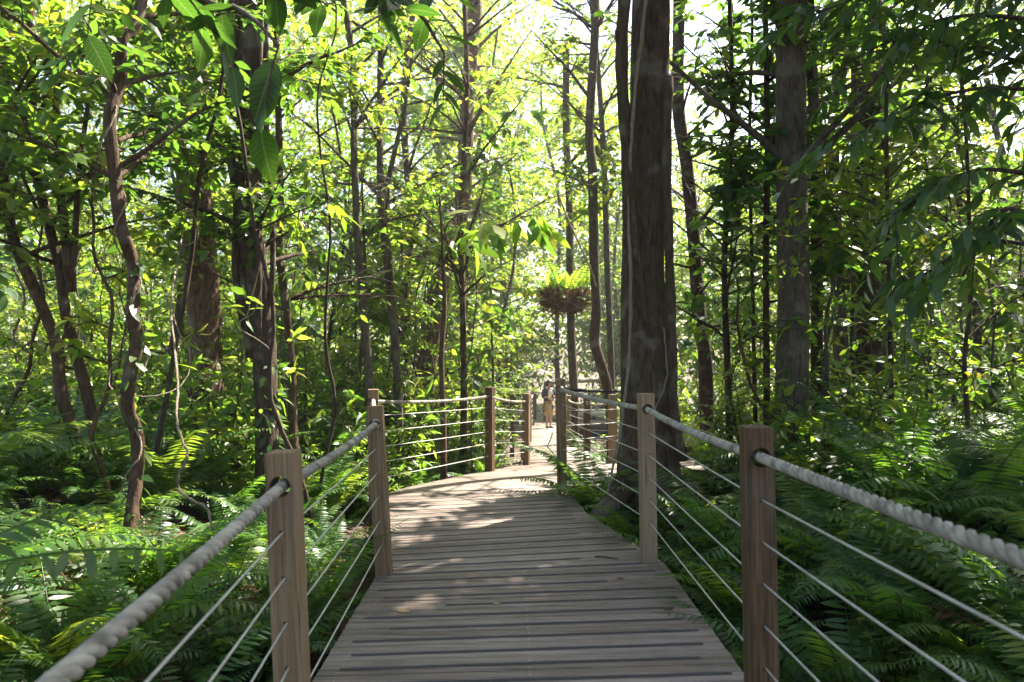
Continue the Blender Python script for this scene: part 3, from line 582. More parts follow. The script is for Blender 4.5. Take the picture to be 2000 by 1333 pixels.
# big-leafed tree standing left of the viewer; its limb hangs large leaves into the top of the picture
tree('large_leafed_tree', 'large leafed tree reaching over the deck from upper left with big hanging leaves', [(-3.2, 1.6, -.5), (-3.1, 1.7, 2), (-2.9, 1.9, 5), (-2.8, 2.1, 9)], [.16, .14, .12, .07], [(6, 9, 8, 2)], 'bark_grey', 'leaf_big', leaf=.24, kind='ovalH', twigs=8, tl=.4, nl=6, droop=.4,
     explicit=[dict(pts=[(-2.95, 1.85, 4.2), at(420, -60, 3.2), at(640, -30, 3.9), at(800, 10, 4.4), at(868, 105, 4.5)], r=.03, r1=.008, twigs=10, tl=.36, nl=5, leaf=.235, start=.62, droop=.35, spread=1.0, tint=.3),
               dict(pts=[(-2.95, 1.85, 4.0), at(300, -60, 2.9), at(470, 20, 3.0), at(545, 90, 3.0)], r=.025, r1=.006, twigs=8, tl=.3, nl=4, leaf=.22, start=.4, droop=.5, tint=.35)])
# drooping-leafed sapling beside the sunlit fence
tree('drooping_sapling', 'sapling with long drooping pale leaves held over the sunlit railing', [at(866, 830, 9.6), at(862, 700, 9.6), at(868, 600, 9.6), at(864, 480, 9.5), at(858, 380, 9.4)], [.04, .035, .03, .02, .012], [], 'bark_brown', 'leaf_sun', leaf=.38, kind='lanceH', twigs=5, tl=.3, nl=6, droop=.9, flare=1.2,
     explicit=[dict(pts=[at(864, 520, 9.5), at(890, 470, 9.3), at(940, 450, 9.1), at(990, 435, 9.0)], r=.016, twigs=6, leaf=.38, start=.3), dict(pts=[at(864, 470, 9.5), at(880, 430, 9.3), at(925, 415, 9.2)], r=.014, twigs=5, leaf=.36, start=.4),
               dict(pts=[at(990, 440, 9.0), at(1020, 425, 8.9), at(1045, 420, 8.9)], r=.01, twigs=4, leaf=.36, start=.3), dict(pts=[at(866, 620, 9.6), at(850, 590, 9.5), at(835, 585, 9.4)], r=.01, twigs=3, leaf=.35, start=.3)])
# right: boughs of a tree standing just out of frame
def bough(a, b_, c, e, **k): return dict(pts=[a, b_, c, e], r=.022, r1=.006, **k)
tree('overhanging_tree', 'tree at the right edge whose boughs of lance shaped leaves hang before the forest', [(4.9, 4.6, -.4), (4.9, 4.7, 2), (4.8, 4.9, 5), (4.6, 5.1, 10)], [.13, .12, .10, .06], [(6.5, 10, 12, 2.6)], 'bark_dark', 'leaf_dark', leaf=.19, kind='lanceH', twigs=22, tl=.46, nl=9, droop=.55,
     explicit=[bough((4.88, 4.7, 2.4), at(2010, 340, 5.0), at(1860, 350, 5.2), at(1690, 470, 5.6)), bough((4.88, 4.75, 2.9), at(2040, 180, 5.0), at(1830, 190, 5.3), at(1640, 280, 5.8)),
               bough((4.85, 4.8, 3.5), at(2020, 40, 5.2), at(1830, 40, 5.4), at(1660, 120, 5.8)), bough((4.9, 4.7, 2.0), at(2020, 480, 5.0), at(1900, 480, 5.2), at(1770, 560, 5.6)),
               bough((4.85, 4.8, 3.9), at(2000, -60, 5.4), at(1780, -40, 5.6), at(1560, 40, 6.2)), bough((4.85, 4.8, 3.2), at(1990, 120, 5.6), at(1880, 90, 6), at(1740, 60, 6.4)), bough((4.9, 4.7, 2.2), at(2030, 420, 4.6), at(1950, 420, 4.6), at(1880, 540, 4.8))])
mk('slender_tree', 'leafy tree whose yellow green crown closes the view left of the clearing', [(905, -20), (912, 200), (900, 420), (905, 700)], 11.5, 14, [(2.2, 7, 28, 1.5)], 'bark_brown', 'leaf_sun', 9, leaf=.16, twigs=14)
mk('slender_tree', 'leafy tree leaning in front of the sky left of the largest trunk', [(1150, -60), (1168, 120), (1180, 300), (1186, 520), (1196, 780)], 14.5, 14, [(4.2, 8.6, 34, 1.6)], 'bark_grey', 'leaf', 10, leaf=.15, twigs=20)
# shady thicket tree between the two dark trunks
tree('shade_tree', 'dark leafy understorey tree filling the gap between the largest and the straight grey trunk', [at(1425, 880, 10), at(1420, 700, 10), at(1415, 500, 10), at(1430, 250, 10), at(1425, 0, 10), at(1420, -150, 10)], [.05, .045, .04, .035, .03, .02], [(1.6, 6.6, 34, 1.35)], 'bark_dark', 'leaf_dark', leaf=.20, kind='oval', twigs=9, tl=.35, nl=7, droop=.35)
# ------------------------------------------------------------------ unseen canopy trees added to shade the near deck (crowns above the frame)
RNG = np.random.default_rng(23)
for j, (x, y, zt, lab) in enumerate(((5.4, 6.3, 11, 'dense unseen tree added for shade just outside the right edge beside the hanging boughs'), (7.2, 8.6, 11.5, 'unseen canopy tree out to the right, added to shade the near deck'), (3.6, 2.2, 11, 'unseen tall shade tree added right of the viewer with a high spreading crown'), (-4.6, 4.2, 11, 'unseen tall shade tree added left of the viewer with a high spreading crown'),
                                     (-1.8, -3.2, 10, 'unseen tall shade tree added behind the viewer with a high spreading crown'), (6.3, 8.1, 11, 'unseen tall tree added for shade beside the broad trunk at right'), (5.5, 7.3, 10.5, 'leafy unseen tree added for shade out of frame right of the hanging boughs'), (4.6, 5.6, 10, 'dense unseen tree added for shade over the nearest right railing'))):
    tree('added_canopy_tree', lab, [(x, y, -.5), (x+.1, y, 3), (x-.1, y+.1, 7), (x, y, zt)], [.16, .14, .12, .06], [(5.6, zt, 25, 3.0)], 'bark_dark', 'leaf_dark', leaf=.25, kind='dia', twigs=26, tl=.8, nl=11, droop=.2)
# ------------------------------------------------------------------ background trees, copied
RNG = np.random.default_rng(24)
protos = []
for j in range(6):
    h = [7, 8.5, 6.5, 9, 7.5, 10][j]; sp = [1.2, 1.5, 1.1, 1.7, 1.3, 1.6][j]
    P = [np.array([400+j*12., -200, gz(400+j*12., -200)])]
    for k in range(5): P.append(P[-1]+np.array([RNG.normal()*.22, RNG.normal()*.22, h/5]))
    g = P[0][2]
    t = tree('forest_tree', 'x', P, list(np.linspace(.075, .02, 6)), [(g+1.2, g+h*.45, 9, sp*.9), (g+h*.4, g+h, 18, sp)], ['bark_brown', 'bark_grey', 'bark_dark'][j % 3], ['leaf', 'leaf_sun', 'leaf'][j % 3], leaf=[.12, .15, .11, .13, .17, .12][j], kind='dia' if j % 2 else 'oval', twigs=17, tl=.5, nl=11)
    protos.append(t)
def near_deck(x, y, m):
    """inside the boardwalk (or within m of it)"""
    lx = np.interp(y, [p[1] for p in LEFT], [p[0] for p in LEFT]); rx = np.interp(y, [p[1] for p in RIGHT], [p[0] for p in RIGHT])
    if lx-m < x < rx+m: return True
    if x > .4:
        a = np.interp(x, [p[0] for p in R_IN], [p[1] for p in R_IN]); c = np.interp(x, [p[0] for p in R_OUT], [p[1] for p in R_OUT])
        if a-m < y < c+m and x < 9: return True
    if -1 < x < 6.5 and 26 < y < 30: return True
    return False
LBL = {'l': ('slender leafy tree in the bright thicket left of the boardwalk', 'background trees left of the boardwalk'),
       'r': ('slender leafy tree in the bright thicket right of the boardwalk', 'background trees right of the boardwalk'),
       'c': ('sunlit leafy tree beyond the end of the boardwalk', 'background trees beyond the end of the boardwalk')}
spots = []
def try_spot(x, y, mind, m):
    if near_deck(x, y, m): return False
    for a, b_ in spots:
        if (a-x)**2+(b_-y)**2 < mind*mind: return False
    spots.append((x, y)); return True
n = 0; tries = 0; used = set()
while n < 112 and tries < 5000:
    tries += 1
    y = RNG.uniform(9.5, 34); x = RNG.uniform(-.95, .95)*y*.80
    if n > 92: y = RNG.uniform(30, 36); x = RNG.uniform(-2, 6)
    px = 1000+F*x/y
    if y < 13 and x > 0: continue
    if 980 < px < 1215 and y < 29: continue
    if 1 < x < 6.5 and 9 < y < 21 and RNG.random() < .75: continue
    if not try_spot(x, y, 1.15, .8): continue
    # gaps for the low sun over the middle of the path
    k = int(RNG.integers(6)); s = RNG.uniform(.72, 1.2)
    if x > 1.5 and y < 26: s *= .6
    if x < 0 and y < 20: s *= RNG.uniform(.5, .8)
    elif x < 0 and y < 26: s *= .85
    o = protos[k] if k not in used else copy_tree(protos[k]); used.add(k)
    o.location = (x, y, gz(x, y)-.05); o.rotation_euler = (RNG.normal()*.04, RNG.normal()*.04, RNG.random()*6.28); o.scale = (s, s, s*RNG.uniform(.9, 1.15))
    key = 'c' if 960 < px < 1260 else ('l' if x < 0 else 'r'); tag(o, LBL[key][0], 'tree', LBL[key][1]); n += 1
for x, y, s in ((-1.2, 21, 1.5), (-.7, 25.5, 1.6), (-2.7, 23, 1.6), (2.2, 33, 1.7), (.2, 34, 1.75), (4.5, 31, 1.7), (8.6, 13.5, 1.25), (11.5, 16, 1.45), (10, 20, 1.5), (13.5, 21, 1.6), (8.2, 23, 1.5), (15.5, 25, 1.7), (9.4, 10.8, 1.1)):
    o = copy_tree(protos[int(RNG.integers(6))]); o.location = (x, y, gz(x, y)-.05); o.rotation_euler = (0, 0, RNG.random()*6.28); o.scale = (s, s, s); k_ = 'r' if x > 5 else ('c' if y > 30 else 'l'); tag(o, LBL[k_][0], 'tree', LBL[k_][1])
# ------------------------------------------------------------------ shrubs
RNG = np.random.default_rng(25)
sh = []
for j in range(5):
    root = empty('leafy_shrub', (0, 0, 0)); tm = MB(); lm = MB()
    for k in range(7+j):
        az = RNG.random()*6.28; Q = limb_pts((0, 0, 0), (math.cos(az)*.55, math.sin(az)*.55, 1.0), RNG.uniform(.8, 1.5), .1)
        tube(tm, Q, np.linspace(.014, .004, len(Q)), 5, .5, cap=False)
        twig_leaves(lm, tm, Q, 11, .34, 8, [.11, .14, .17, .12, .20][j], ['oval', 'oval', 'lance', 'lance', 'oval'][j], .3, start=.1)
    tm.build('stem', M['bark_dark'], root, smooth=True); lm.build('foliage', M[['leaf', 'leaf', 'leaf_sun', 'leaf_sun', 'leaf_dark'][j]], root); sh.append(root)
used = set(); n = 0; tries = 0; spots_t = spots; spots = []
while n < 200 and tries < 6000:
    tries += 1
    y = RNG.uniform(4.5, 24)*RNG.uniform(.75, 1); x = RNG.uniform(-.95, .95)*y*.80
    if (abs(x) < 2.6 and y < 8) or (x < 0 and y < 7.4): continue
    px = 1000+F*x/y
    if n > 185: y = RNG.uniform(30, 38); x = RNG.uniform(-3, 6)
    elif 985 < px < 1215 and y < 27: continue
    if x > 0 and (y < 7.6 or (y < 9 and x < 3.2)): continue
    if not try_spot(x, y, .62, .75): continue
    k = int(RNG.integers(5)); s = RNG.uniform(.6, 1.25)
    if y > 12: s *= 1.35
    o = sh[k] if k not in used else copy_tree(sh[k]); used.add(k)
    o.location = (x, y, gz(x, y)-.03); o.rotation_euler = (0, 0, RNG.random()*6.28); o.scale = (s, s, s*RNG.uniform(.9, 1.25))
    key = 'l' if x < 0 else 'r'
    tag(o, 'bushy green shrub among the trunks %s of the boardwalk' % ('left' if x < 0 else 'right'), 'shrub', 'shrubs %s of the boardwalk' % ('left' if x < 0 else 'right')); n += 1
# ------------------------------------------------------------------ thin saplings and straight hanging lianas
RNG = np.random.default_rng(26)
sp_ = []
for j in range(5):
    root = empty('sapling', (0, 0, 0)); tm = MB(); lm = MB(); h = [3.2, 4.2, 2.6, 5.0, 3.6][j]
    Q = np.cumsum(np.vstack([[0, 0, 0], np.stack([RNG.normal(size=9)*.07, RNG.normal(size=9)*.07, np.full(9, h/9)], 1)]), axis=0); Q = spline(Q, 24)
    tube(tm, Q, np.linspace(.019, .007, 24), 6, .5, cap=False)
    for k in range(5):
        i = int(RNG.integers(9, 23)); az = RNG.random()*6.28; B_ = limb_pts(Q[i], (math.cos(az), math.sin(az), .35), RNG.uniform(.4, .9), .1)
        tube(tm, B_, np.linspace(.008, .003, len(B_)), 4, .5, cap=False); twig_leaves(lm, tm, B_, 4, .25, 6, [.14, .18, .12, .16, .22][j], ['lance', 'oval', 'oval', 'lance', 'oval'][j], .45)
    tm.build('stem', M[['bark_dark', 'bark_grey', 'bark_brown'][j % 3]], root, smooth=True); lm.build('foliage', M[['leaf', 'leaf_dark', 'leaf_sun'][j % 3]], root); sp_.append(root)
used = set(); n = 0; spots = []
while n < 70:
    y = RNG.uniform(6.3, 17); x = RNG.uniform(-.9, .9)*y*.78; px = 1000+F*x/y
    if 960 < px < 1330 or 325 < px < 440 or 440 < px < 570 and y < 8.5 or (x > 0 and y < 8.2) or not try_spot(x, y, .4, .5): continue
    k = int(RNG.integers(5)); s = RNG.uniform(.8, 1.5); o = sp_[k] if k not in used else copy_tree(sp_[k]); used.add(k)
    o.location = (x, y, gz(x, y)-.03); o.rotation_euler = (RNG.normal()*.07, RNG.normal()*.07, RNG.random()*6.28); o.scale = (s, s, s*1.1); sd_ = 'left' if x < 0 else 'right'
    tag(o, 'thin stemmed sapling with sparse leaves among the trunks %s of the boardwalk' % sd_, 'sapling', 'saplings %s of the boardwalk' % sd_); n += 1
# ------------------------------------------------------------------ ferns
RNG = np.random.default_rng(27)
def frond(mb, Lf, az, e0, e1, pairs=24, pl=.13, kind='pinna', base=(0, 0, 0), tint=.45, twist=0., prof=None, w=.004, stip=.12, fwd=.35):
    n = 26; q = np.linspace(0, 1, n); ang = e0-(e0-e1)*q**1.25
    dr = np.array([math.cos(az), math.sin(az), 0]); sd = np.array([-dr[1], dr[0], 0.])
    st = (np.cos(ang)[:, None]*dr+np.sin(ang)[:, None]*np.array([0, 0, 1.]))*Lf/(n-1)
    P = np.vstack([[0, 0, 0], np.cumsum(st, axis=0)[:-1]])+np.array(base)+sd*(twist*Lf*q**2)[:, None]
    tube(mb, P, np.linspace(w, w*.35, n), 4, tint, cap=False)
    s = np.linspace(stip, .985, pairs); C = np.stack([np.interp(s, q, P[:, k]) for k in range(3)], 1)
    T = norm(np.stack([np.interp(s, q, np.gradient(P[:, k])) for k in range(3)], 1)); up = norm(np.cross(T, sd)*-1); up = np.where(up[:, 2:3] < -.2, -up, up)
    ln = pl*np.minimum(1, .45+(s-stip)*2.6)*np.clip(1-s**3.2, .08, 1)**.75
    for sg in (-1, 1):
        side = norm(np.cross(T, up))*sg
        D = side+fwd*T+.10*RNG.normal(size=T.shape)-np.array([0, 0, .18]); put_leaves(mb, kind, C, D, up+.18*RNG.normal(size=T.shape), ln*RNG.uniform(.88, 1.1, pairs), np.clip(tint+.1*RNG.normal(size=pairs), 0, 1))
fern_p = []
for j in range(6):
    mb = MB(); nf = [12, 14, 11, 15, 13, 10][j]
    for k in range(nf):
        az = k*2*math.pi/nf+RNG.normal()*.25; Lf = [.85, 1.0, .75, .9, 1.1, .65][j]*RNG.uniform(.7, 1.15)
        frond(mb, Lf, az, R(RNG.uniform(55, 82)), R(RNG.uniform(-45, 10)), [32, 38, 28, 36, 34, 26][j], [.105, .115, .10, .09, .125, .105][j], 'pinnaH', (0, 0, 0), .42+RNG.normal()*.15, RNG.normal()*.12)
    fo = mb.build('fern', M['fern']); fern_p.append(fo)
    if j % 2 == 0:
        mb = MB()
        for k in range(3): frond(mb, RNG.uniform(.5, .8), RNG.random()*6.28, R(RNG.uniform(20, 60)), R(RNG.uniform(-80, -50)), 24, .07, 'pinna', (0, 0, 0), RNG.random(), RNG.normal()*.15)
        mb.build('dead_frond', M['dry'], fo)
used = set(); n = 0; tries = 0; spots = []
def put_fern(x, y, s, k=None, label=None, group=None, rz=None, tilt=(0, 0)):
    k = int(RNG.integers(6)) if k is None else k
    o = fern_p[k] if k not in used else copy_tree(fern_p[k])
    used.add(k); o.location = (x, y, gz(x, y)-.02); o.rotation_euler = (*tilt, RNG.random()*6.28 if rz is None else rz); o.scale = (s, s, s)
    side = 'left' if x < (0 if y > 9 else .1) else 'right'
    band = 'close beside' if y < 5 else ('a little way along' if y < 10 else 'far along')
    tag(o, label or 'arching green fern %s the boardwalk on its %s side' % (band, side), 'fern', group or 'ferns %s the boardwalk, %s side' % (band, side)); return o
while n < 262 and tries < 12000:
    tries += 1
    near = RNG.random() < .55
    y = RNG.uniform(.8, 8) if near else RNG.uniform(7, 17); x = RNG.uniform(-1, 1)*(y*.78+.6)
    if near and abs(x) < 1.28: continue
    px = 1000+F*x/y
    if 1010 < px < 1090 and y < 30: continue
    if not try_spot(x, y, .36 if near else .5, .28): continue
    s = RNG.uniform(.65, 1.15)
    if abs(x) > 1.9 or y > 7: s *= 1.4
    if near_deck(x, y, .7): s = min(s, 1.0)
    put_fern(x, y, s); n += 1
# hero ferns
for x, y, s, lab in ((1.72, 5.15, 1.45, 'fern arching over the deck edge at the second right post'), (1.9, 4.0, 1.5, 'bright broad fern behind the wires between the two right posts'), (1.15, 7.25, 1.05, 'small ferny tuft under the buttress root of the largest trunk'), (2.5, 5.6, 1.6, 'silvery fern with long arched fronds behind the second right bay'),
                     (2.8, 3.7, 1.75, 'big fern catching white light above the right rope'), (1.9, 2.5, 1.25, 'low fern below the wires of the nearest right bay'), (1.02, 8.0, 1.65, 'tall ferny clump between the dark post and the foot of the largest trunk'), (1.3, 7.1, 1.45, 'fern growing over the buttress root beside the right deck edge'), (1.5, 6.1, 1.4, 'fern below the wires between the second right post and the largest trunk'), (1.35, 8.9, 1.6, 'sunlit fern behind the dark post, under the dark rope'),
                     (-2.5, 2.1, 1.5, 'big shadowy fern low in the left foreground'), (-2.1, 1.5, 1.2, 'dark fern in the bottom left corner'), (-1.5, 1.9, .9, 'low fern under the wires at the bottom left'), (-3.2, 3.1, 1.6, 'wide fern behind the rope, left of the nearest left post'), (-2.5, 4.0, 1.4, 'tall fern at the foot of the crooked trunk'), (-1.25, 3.0, .7, 'small fern beside the foot of the nearest left post'),
                     (-1.45, 4.35, 1.15, 'green fern filling the gap behind the wires beside the second left post'), (-1.75, 2.6, 1.3, 'dark fern crowding the rope beside the nearest left post'), (-1.7, 3.5, 1.3, 'dark fern behind the wires of the first left bay')):
    put_fern(x, y, s, None, lab)
# broader ferns and low seedlings mixed in
RNG = np.random.default_rng(77)
bf = []
for j in range(2):
    mb = MB()
    for k in range(9): frond(mb, RNG.uniform(.6, .95), k*.7+RNG.normal()*.25, R(RNG.uniform(50, 78)), R(RNG.uniform(-45, -5)), 13, .17, 'pinnaH', (0, 0, 0), .55+RNG.normal()*.15, RNG.normal()*.12, stip=.25, w=.005, fwd=.6)
    fo = mb.build('broad_fern', M['leaf']); mb = MB()
    for k in range(3): frond(mb, RNG.uniform(.4, .7), RNG.random()*6.28, R(RNG.uniform(10, 50)), R(-80), 12, .09, 'pinna', (0, 0, 0), RNG.random(), 0)
    mb.build('dead_frond', M['dry'], fo); bf.append(fo)
used2 = set(); n = 0; spots = []
while n < 26:
    y = RNG.uniform(1.6, 8.5); x = RNG.uniform(-1, 1)*(y*.75+.6)
    if abs(x) < 1.5 or near_deck(x, y, .45) or not try_spot(x, y, .7, .45): continue
    k = n % 2; o = bf[k] if k not in used2 else copy_tree(bf[k]); used2.add(k); s_ = RNG.uniform(.75, 1.35); o.location = (x, y, gz(x, y)); o.rotation_euler = (0, 0, RNG.random()*6.28); o.scale = (s_,)*3
    sd_ = 'left' if x < 0 else 'right'; tag(o, 'coarse fern with broad leaflets in the fern bed %s of the deck' % sd_, 'fern', 'broad ferns %s of the deck' % sd_); n += 1
n = 0
while n < 26:
    y = RNG.uniform(2.4, 9); x = RNG.uniform(-1, 1)*(y*.75+.5)
    if abs(x) < 1.5 or near_deck(x, y, .4) or not try_spot(x, y, .5, .4): continue
    o = copy_tree(sh[int(RNG.integers(5))]); s_ = RNG.uniform(.32, .55); o.location = (x, y, gz(x, y)-.02); o.rotation_euler = (0, 0, RNG.random()*6.28); o.scale = (s_,)*3; o.name = 'seedling_shrub'
    sd_ = 'left' if x < 0 else 'right'; tag(o, 'low leafy seedling among the ferns %s of the deck' % sd_, 'seedling', 'seedlings %s of the deck' % sd_); n += 1
# big near fronds at the lower left
mb = MB()
for az, e0, e1, Lf, b0 in ((.12, .42, -.30, 1.05, (-.2, 0, .42)), (.75, .75, -.2, .8, (-.2, .05, .35)), (2.2, .9, -.1, .8, (-.2, 0, .3)), (-.5, .7, -.3, .8, (-.2, 0, .3)), (3.6, .8, -.3, .8, (-.2, 0, .1)), (1.4, .9, -.2, .9, (-.2, 0, .2))):
    frond(mb, Lf, az, e0, e1, 15, .16, 'pinnaH', b0, .5+RNG.normal()*.1, .05, stip=.2, w=.006)
o = mb.build('broad_fern', M['fern'], loc=(-1.62, 1.9, .42)); tag(o, 'blurred fern with broad toothed pinnae reaching over the left rope', 'fern')
mb2 = MB(); tube(mb2, [(-.2, 0, .42), (-.22, .02, -.4), (-.2, 0, -1.0)], .018, 8); mb2.build('stem', M['bark_dark'], o, smooth=True)
mb = MB()
for az, e0, e1, Lf in ((-.15, .75, -.75, .62), (.5, .8, -.5, .55), (2.4, .9, -.3, .6), (3.6, .8, -.3, .6), (-.9, .8, -.3, .45)):
    frond(mb, Lf, az, e0, e1, 20, .085, 'pinna', (0, 0, 0), .5, .02)
o = mb.build('fern', M['fern'], loc=(-1.28, 3.42, -.30)); tag(o, 'small fern whose tip droops onto the boards by the nearest left post', 'fern')
# palm at the far left
mb = MB()
for k in range(11):
    frond(mb, RNG.uniform(1.3, 1.9), k*.571+.2, R(RNG.uniform(45, 80)), R(RNG.uniform(-55, -20)), 40, .42, 'strap', (0, 0, .1), .65+RNG.normal()*.12, RNG.normal()*.1, w=.009, stip=.25, fwd=.7)
pm = mb.mesh('palm'); pm.materials.append(M['leaf_sun'])
for i, (x, y, s, lab) in enumerate(((-4.9, 6.2, 1.0, 'feathery palm with arching fronds low at the far left edge'), (-7.6, 11.5, 1.4, 'pale sunlit palm behind the forked slender trunk'), (-3.4, 13.5, 1.1, 'feathery palm deep among the left trunks'), (6.5, 14.5, 1.3, 'feathery palm in the sun beyond the right trunks'))):
    o = bpy.data.objects.new('palm', pm); COL.objects.link(o); o.location = (x, y, gz(x, y)); o.scale = (s, s, s); o.rotation_euler = (0, 0, i*1.3); tag(o, lab, 'palm')
# ------------------------------------------------------------------ basket fern on the trunk
RNG = np.random.default_rng(28)
bc = at(1101, 580, 17.2); bk = empty('basket_fern', bc); bk.scale = (.9, .9, .82); tag(bk, 'round brown epiphyte nest with upright pale fronds high on the sunlit trunk', 'basket fern')
mb = MB(); n = 1700; D = norm(RNG.normal(size=(n, 3))); D[:, 2] = np.where(D[:, 2] > .35, -D[:, 2], D[:, 2]); rr_ = (.62*RNG.random(n)**.33*(1+.18*np.sin(3*np.arctan2(D[:, 1], D[:, 0])+1)))[:, None]
put_leaves(mb, 'lance', D*rr_*np.array([1.1, 1.1, .78]), D*.55+np.array([0, 0, .55])+.45*RNG.normal(size=(n, 3)), D+.3*RNG.normal(size=(n, 3)), RNG.uniform(.10, .30, n), RNG.random(n))
mb.build('nest', M['dry'], bk)
mb = MB()
for k in range(34):
    az = RNG.random()*6.28; r0 = RNG.uniform(.1, .6)
    frond(mb, RNG.uniform(.6, 1.5), az, R(RNG.uniform(48, 86)), R(RNG.uniform(5, 60)), 16, .15, 'oval', (math.cos(az)*r0, math.sin(az)*r0, RNG.uniform(-.1, .25)), .5+RNG.normal()*.2, RNG.normal()*.06, w=.012)
for k in range(26):
    az = RNG.random()*6.28; frond(mb, RNG.uniform(.4, .8), az, R(RNG.uniform(0, 40)), R(RNG.uniform(-70, -30)), 12, .13, 'oval', (math.cos(az)*.5, math.sin(az)*.5, RNG.uniform(-.25, .2)), .5+RNG.normal()*.2)
mb.build('frond', M['leaf_sun'], bk)
# ------------------------------------------------------------------ lianas and vines
RNG = np.random.default_rng(29)
def vine(label, pts, r=.008, name='hanging_vine', n=60):
    P = spline([np.array(p) for p in pts], n); b0 = P[0].copy(); mb = MB()
    P = P+np.cumsum(RNG.normal(size=P.shape)*.003, axis=0); tube(mb, P-b0, r*(1+.15*np.sin(np.arange(n)*.9)), 6, .5)
    return tag(mb.build(name, M['vine'], smooth=True, loc=b0), label, 'vine')
vine('pale jointed liana running up the front of the largest trunk', [at(1270, -60, 7.44), at(1256, 60, 7.44), at(1246, 140, 7.44), at(1237, 240, 7.42), at(1230, 340, 7.44), at(1227, 430, 7.46), at(1228, 560, 7.44), at(1222, 680, 7.42), at(1214, 780, 7.36), at(1200, 870, 7.3), at(1178, 960, 7.15)], np.linspace(.021, .014, 80), 'climbing_liana', 80)
H = []
for k in range(90):
    u = k/89; y = 1040-u*900; x = np.interp(y, [p[1] for p in T3], [p[0] for p in T3]); c = at(x, y, 5.5); rr = 27/2*5.5/F*(1.15-.3*u)+.012
    a = u*2*math.pi*5.5; H.append((c.x+rr*math.cos(a), c.y+rr*math.sin(a), c.z))
vine('thin pale vine winding round the dark crooked trunk', H, .007, 'climbing_vine', 240)
vine('looping pale vine hanging between the crooked and the rough barked trunk', [at(275, 560, 5.6), at(288, 620, 5.6), at(270, 665, 5.5), at(220, 705, 5.5), at(205, 740, 5.5), at(230, 765, 5.4), at(300, 770, 5.5), at(355, 740, 5.8), at(362, 690, 6), at(330, 620, 6.2), at(335, 540, 7.0), at(372, 470, 8.7)], .0045, n=110)
vine('upper looped vine between the crooked trunk and the rough barked tree', [at(300, 380, 6.5), at(340, 395, 6.4), at(368, 420, 6.4), at(380, 460, 6.4), at(360, 475, 6.4), at(325, 470, 6.3), at(295, 430, 6.2), at(260, 400, 5.9)], .0045)
vine('pale hooked vine stem rising above the left rope', [at(415, 1035, 4.6), at(405, 1000, 4.7), at(375, 985, 4.8), at(352, 960, 4.9), at(360, 920, 4.9), at(368, 890, 4.9), at(352, 840, 5.0), at(360, 740, 5.4), at(345, 600, 6.2), at(372, 440, 8.0), at(384, 330, 8.7)], .009, n=110)
vine('thin straight vine hanging down the right side of the largest trunk', [at(1296, 640, 7.25), at(1303, 740, 7.2), at(1285, 800, 7.15), at(1282, 870, 7.1), at(1284, 960, 7.1)], .006)
vine('thin pale vine slung across the stem wrapped trunk', [at(480, 620, 7.1), at(500, 560, 7.1), at(520, 480, 7.1), at(505, 600, 7.1), at(470, 640, 7.1), at(515, 680, 7.1), at(535, 700, 7.2)], .007)
vine('long straight liana dropping from the canopy left of the basket fern', [at(1090, 380, 12), at(1110, 440, 12), at(1140, 510, 12.2), at(1160, 560, 12.6)], .016)
# ------------------------------------------------------------------ leaf litter and small things on the deck
RNG = np.random.default_rng(30)
mb = MB(); n = 9000; yy = RNG.uniform(0, 16, n); xx = RNG.uniform(-1, 1, n)*(yy*.75+1.5)
keep = np.array([not near_deck(a, b_, .02) for a, b_ in zip(xx, yy)]); xx, yy = xx[keep], yy[keep]; n = len(xx)
put_leaves(mb, 'oval', np.stack([xx, yy, ground_z(xx, yy)+RNG.uniform(.005, .04, n)], 1), np.stack([RNG.normal(size=n), RNG.normal(size=n), RNG.normal(size=n)*.2], 1), np.array([0, 0, 1.])+.25*RNG.normal(size=(n, 3)), RNG.uniform(.05, .13, n), RNG.random(n))
tag(mb.build('leaf_litter', M['dry']), 'brown fallen leaves covering the ground beside the deck', 'leaf litter', kind='stuff')
yl = foliage('fallen_yellow_leaf', [(.22, .15, .07), (.30, .22, .11)], [(.4, .25, .05), (.5, .3, .06)], .3, .7)
for px_, py_, s, lab in ((775, 1192, .09, 'curled pale fallen leaf in the sun patch on the near boards'), (962, 1178, .06, 'small tan fallen leaf in the middle of the near boards'), (1205, 1130, .055, 'brown fallen leaf right of the twig on the boards'), (1305, 1166, .05, 'tiny brown fallen leaf near the right deck edge'), (1298, 1190, .07, 'dark fallen leaf lying by the right deck edge')):
    d = CAMZ*F/(py_-HOR); p = at(px_, py_, d); mb = MB(); put_leaves(mb, 'ovalH', [(0, 0, .006)], [(1, .25*RNG.normal(), .08)], [(0.1, -.25, 1)], [s], [RNG.random()])
    tag(mb.build('fallen_leaf', M['dry'] if 'dark' in lab or 'brown' in lab else yl, loc=(p.x, p.y, .003)), lab, 'leaf')
p = at(1185, 1090, CAMZ*F/(1090-HOR)); mb = MB(); tube(mb, [(-.085, .03, .008), (-.03, .02, .012), (.03, -.01, .010), (.085, -.025, .008)], [.006, .006, .005, .003], 6)
tag(mb.build('twig', M['bark_dark'], smooth=True, loc=(p.x, p.y, .001)), 'short dark twig lying on the boards at right', 'twig')

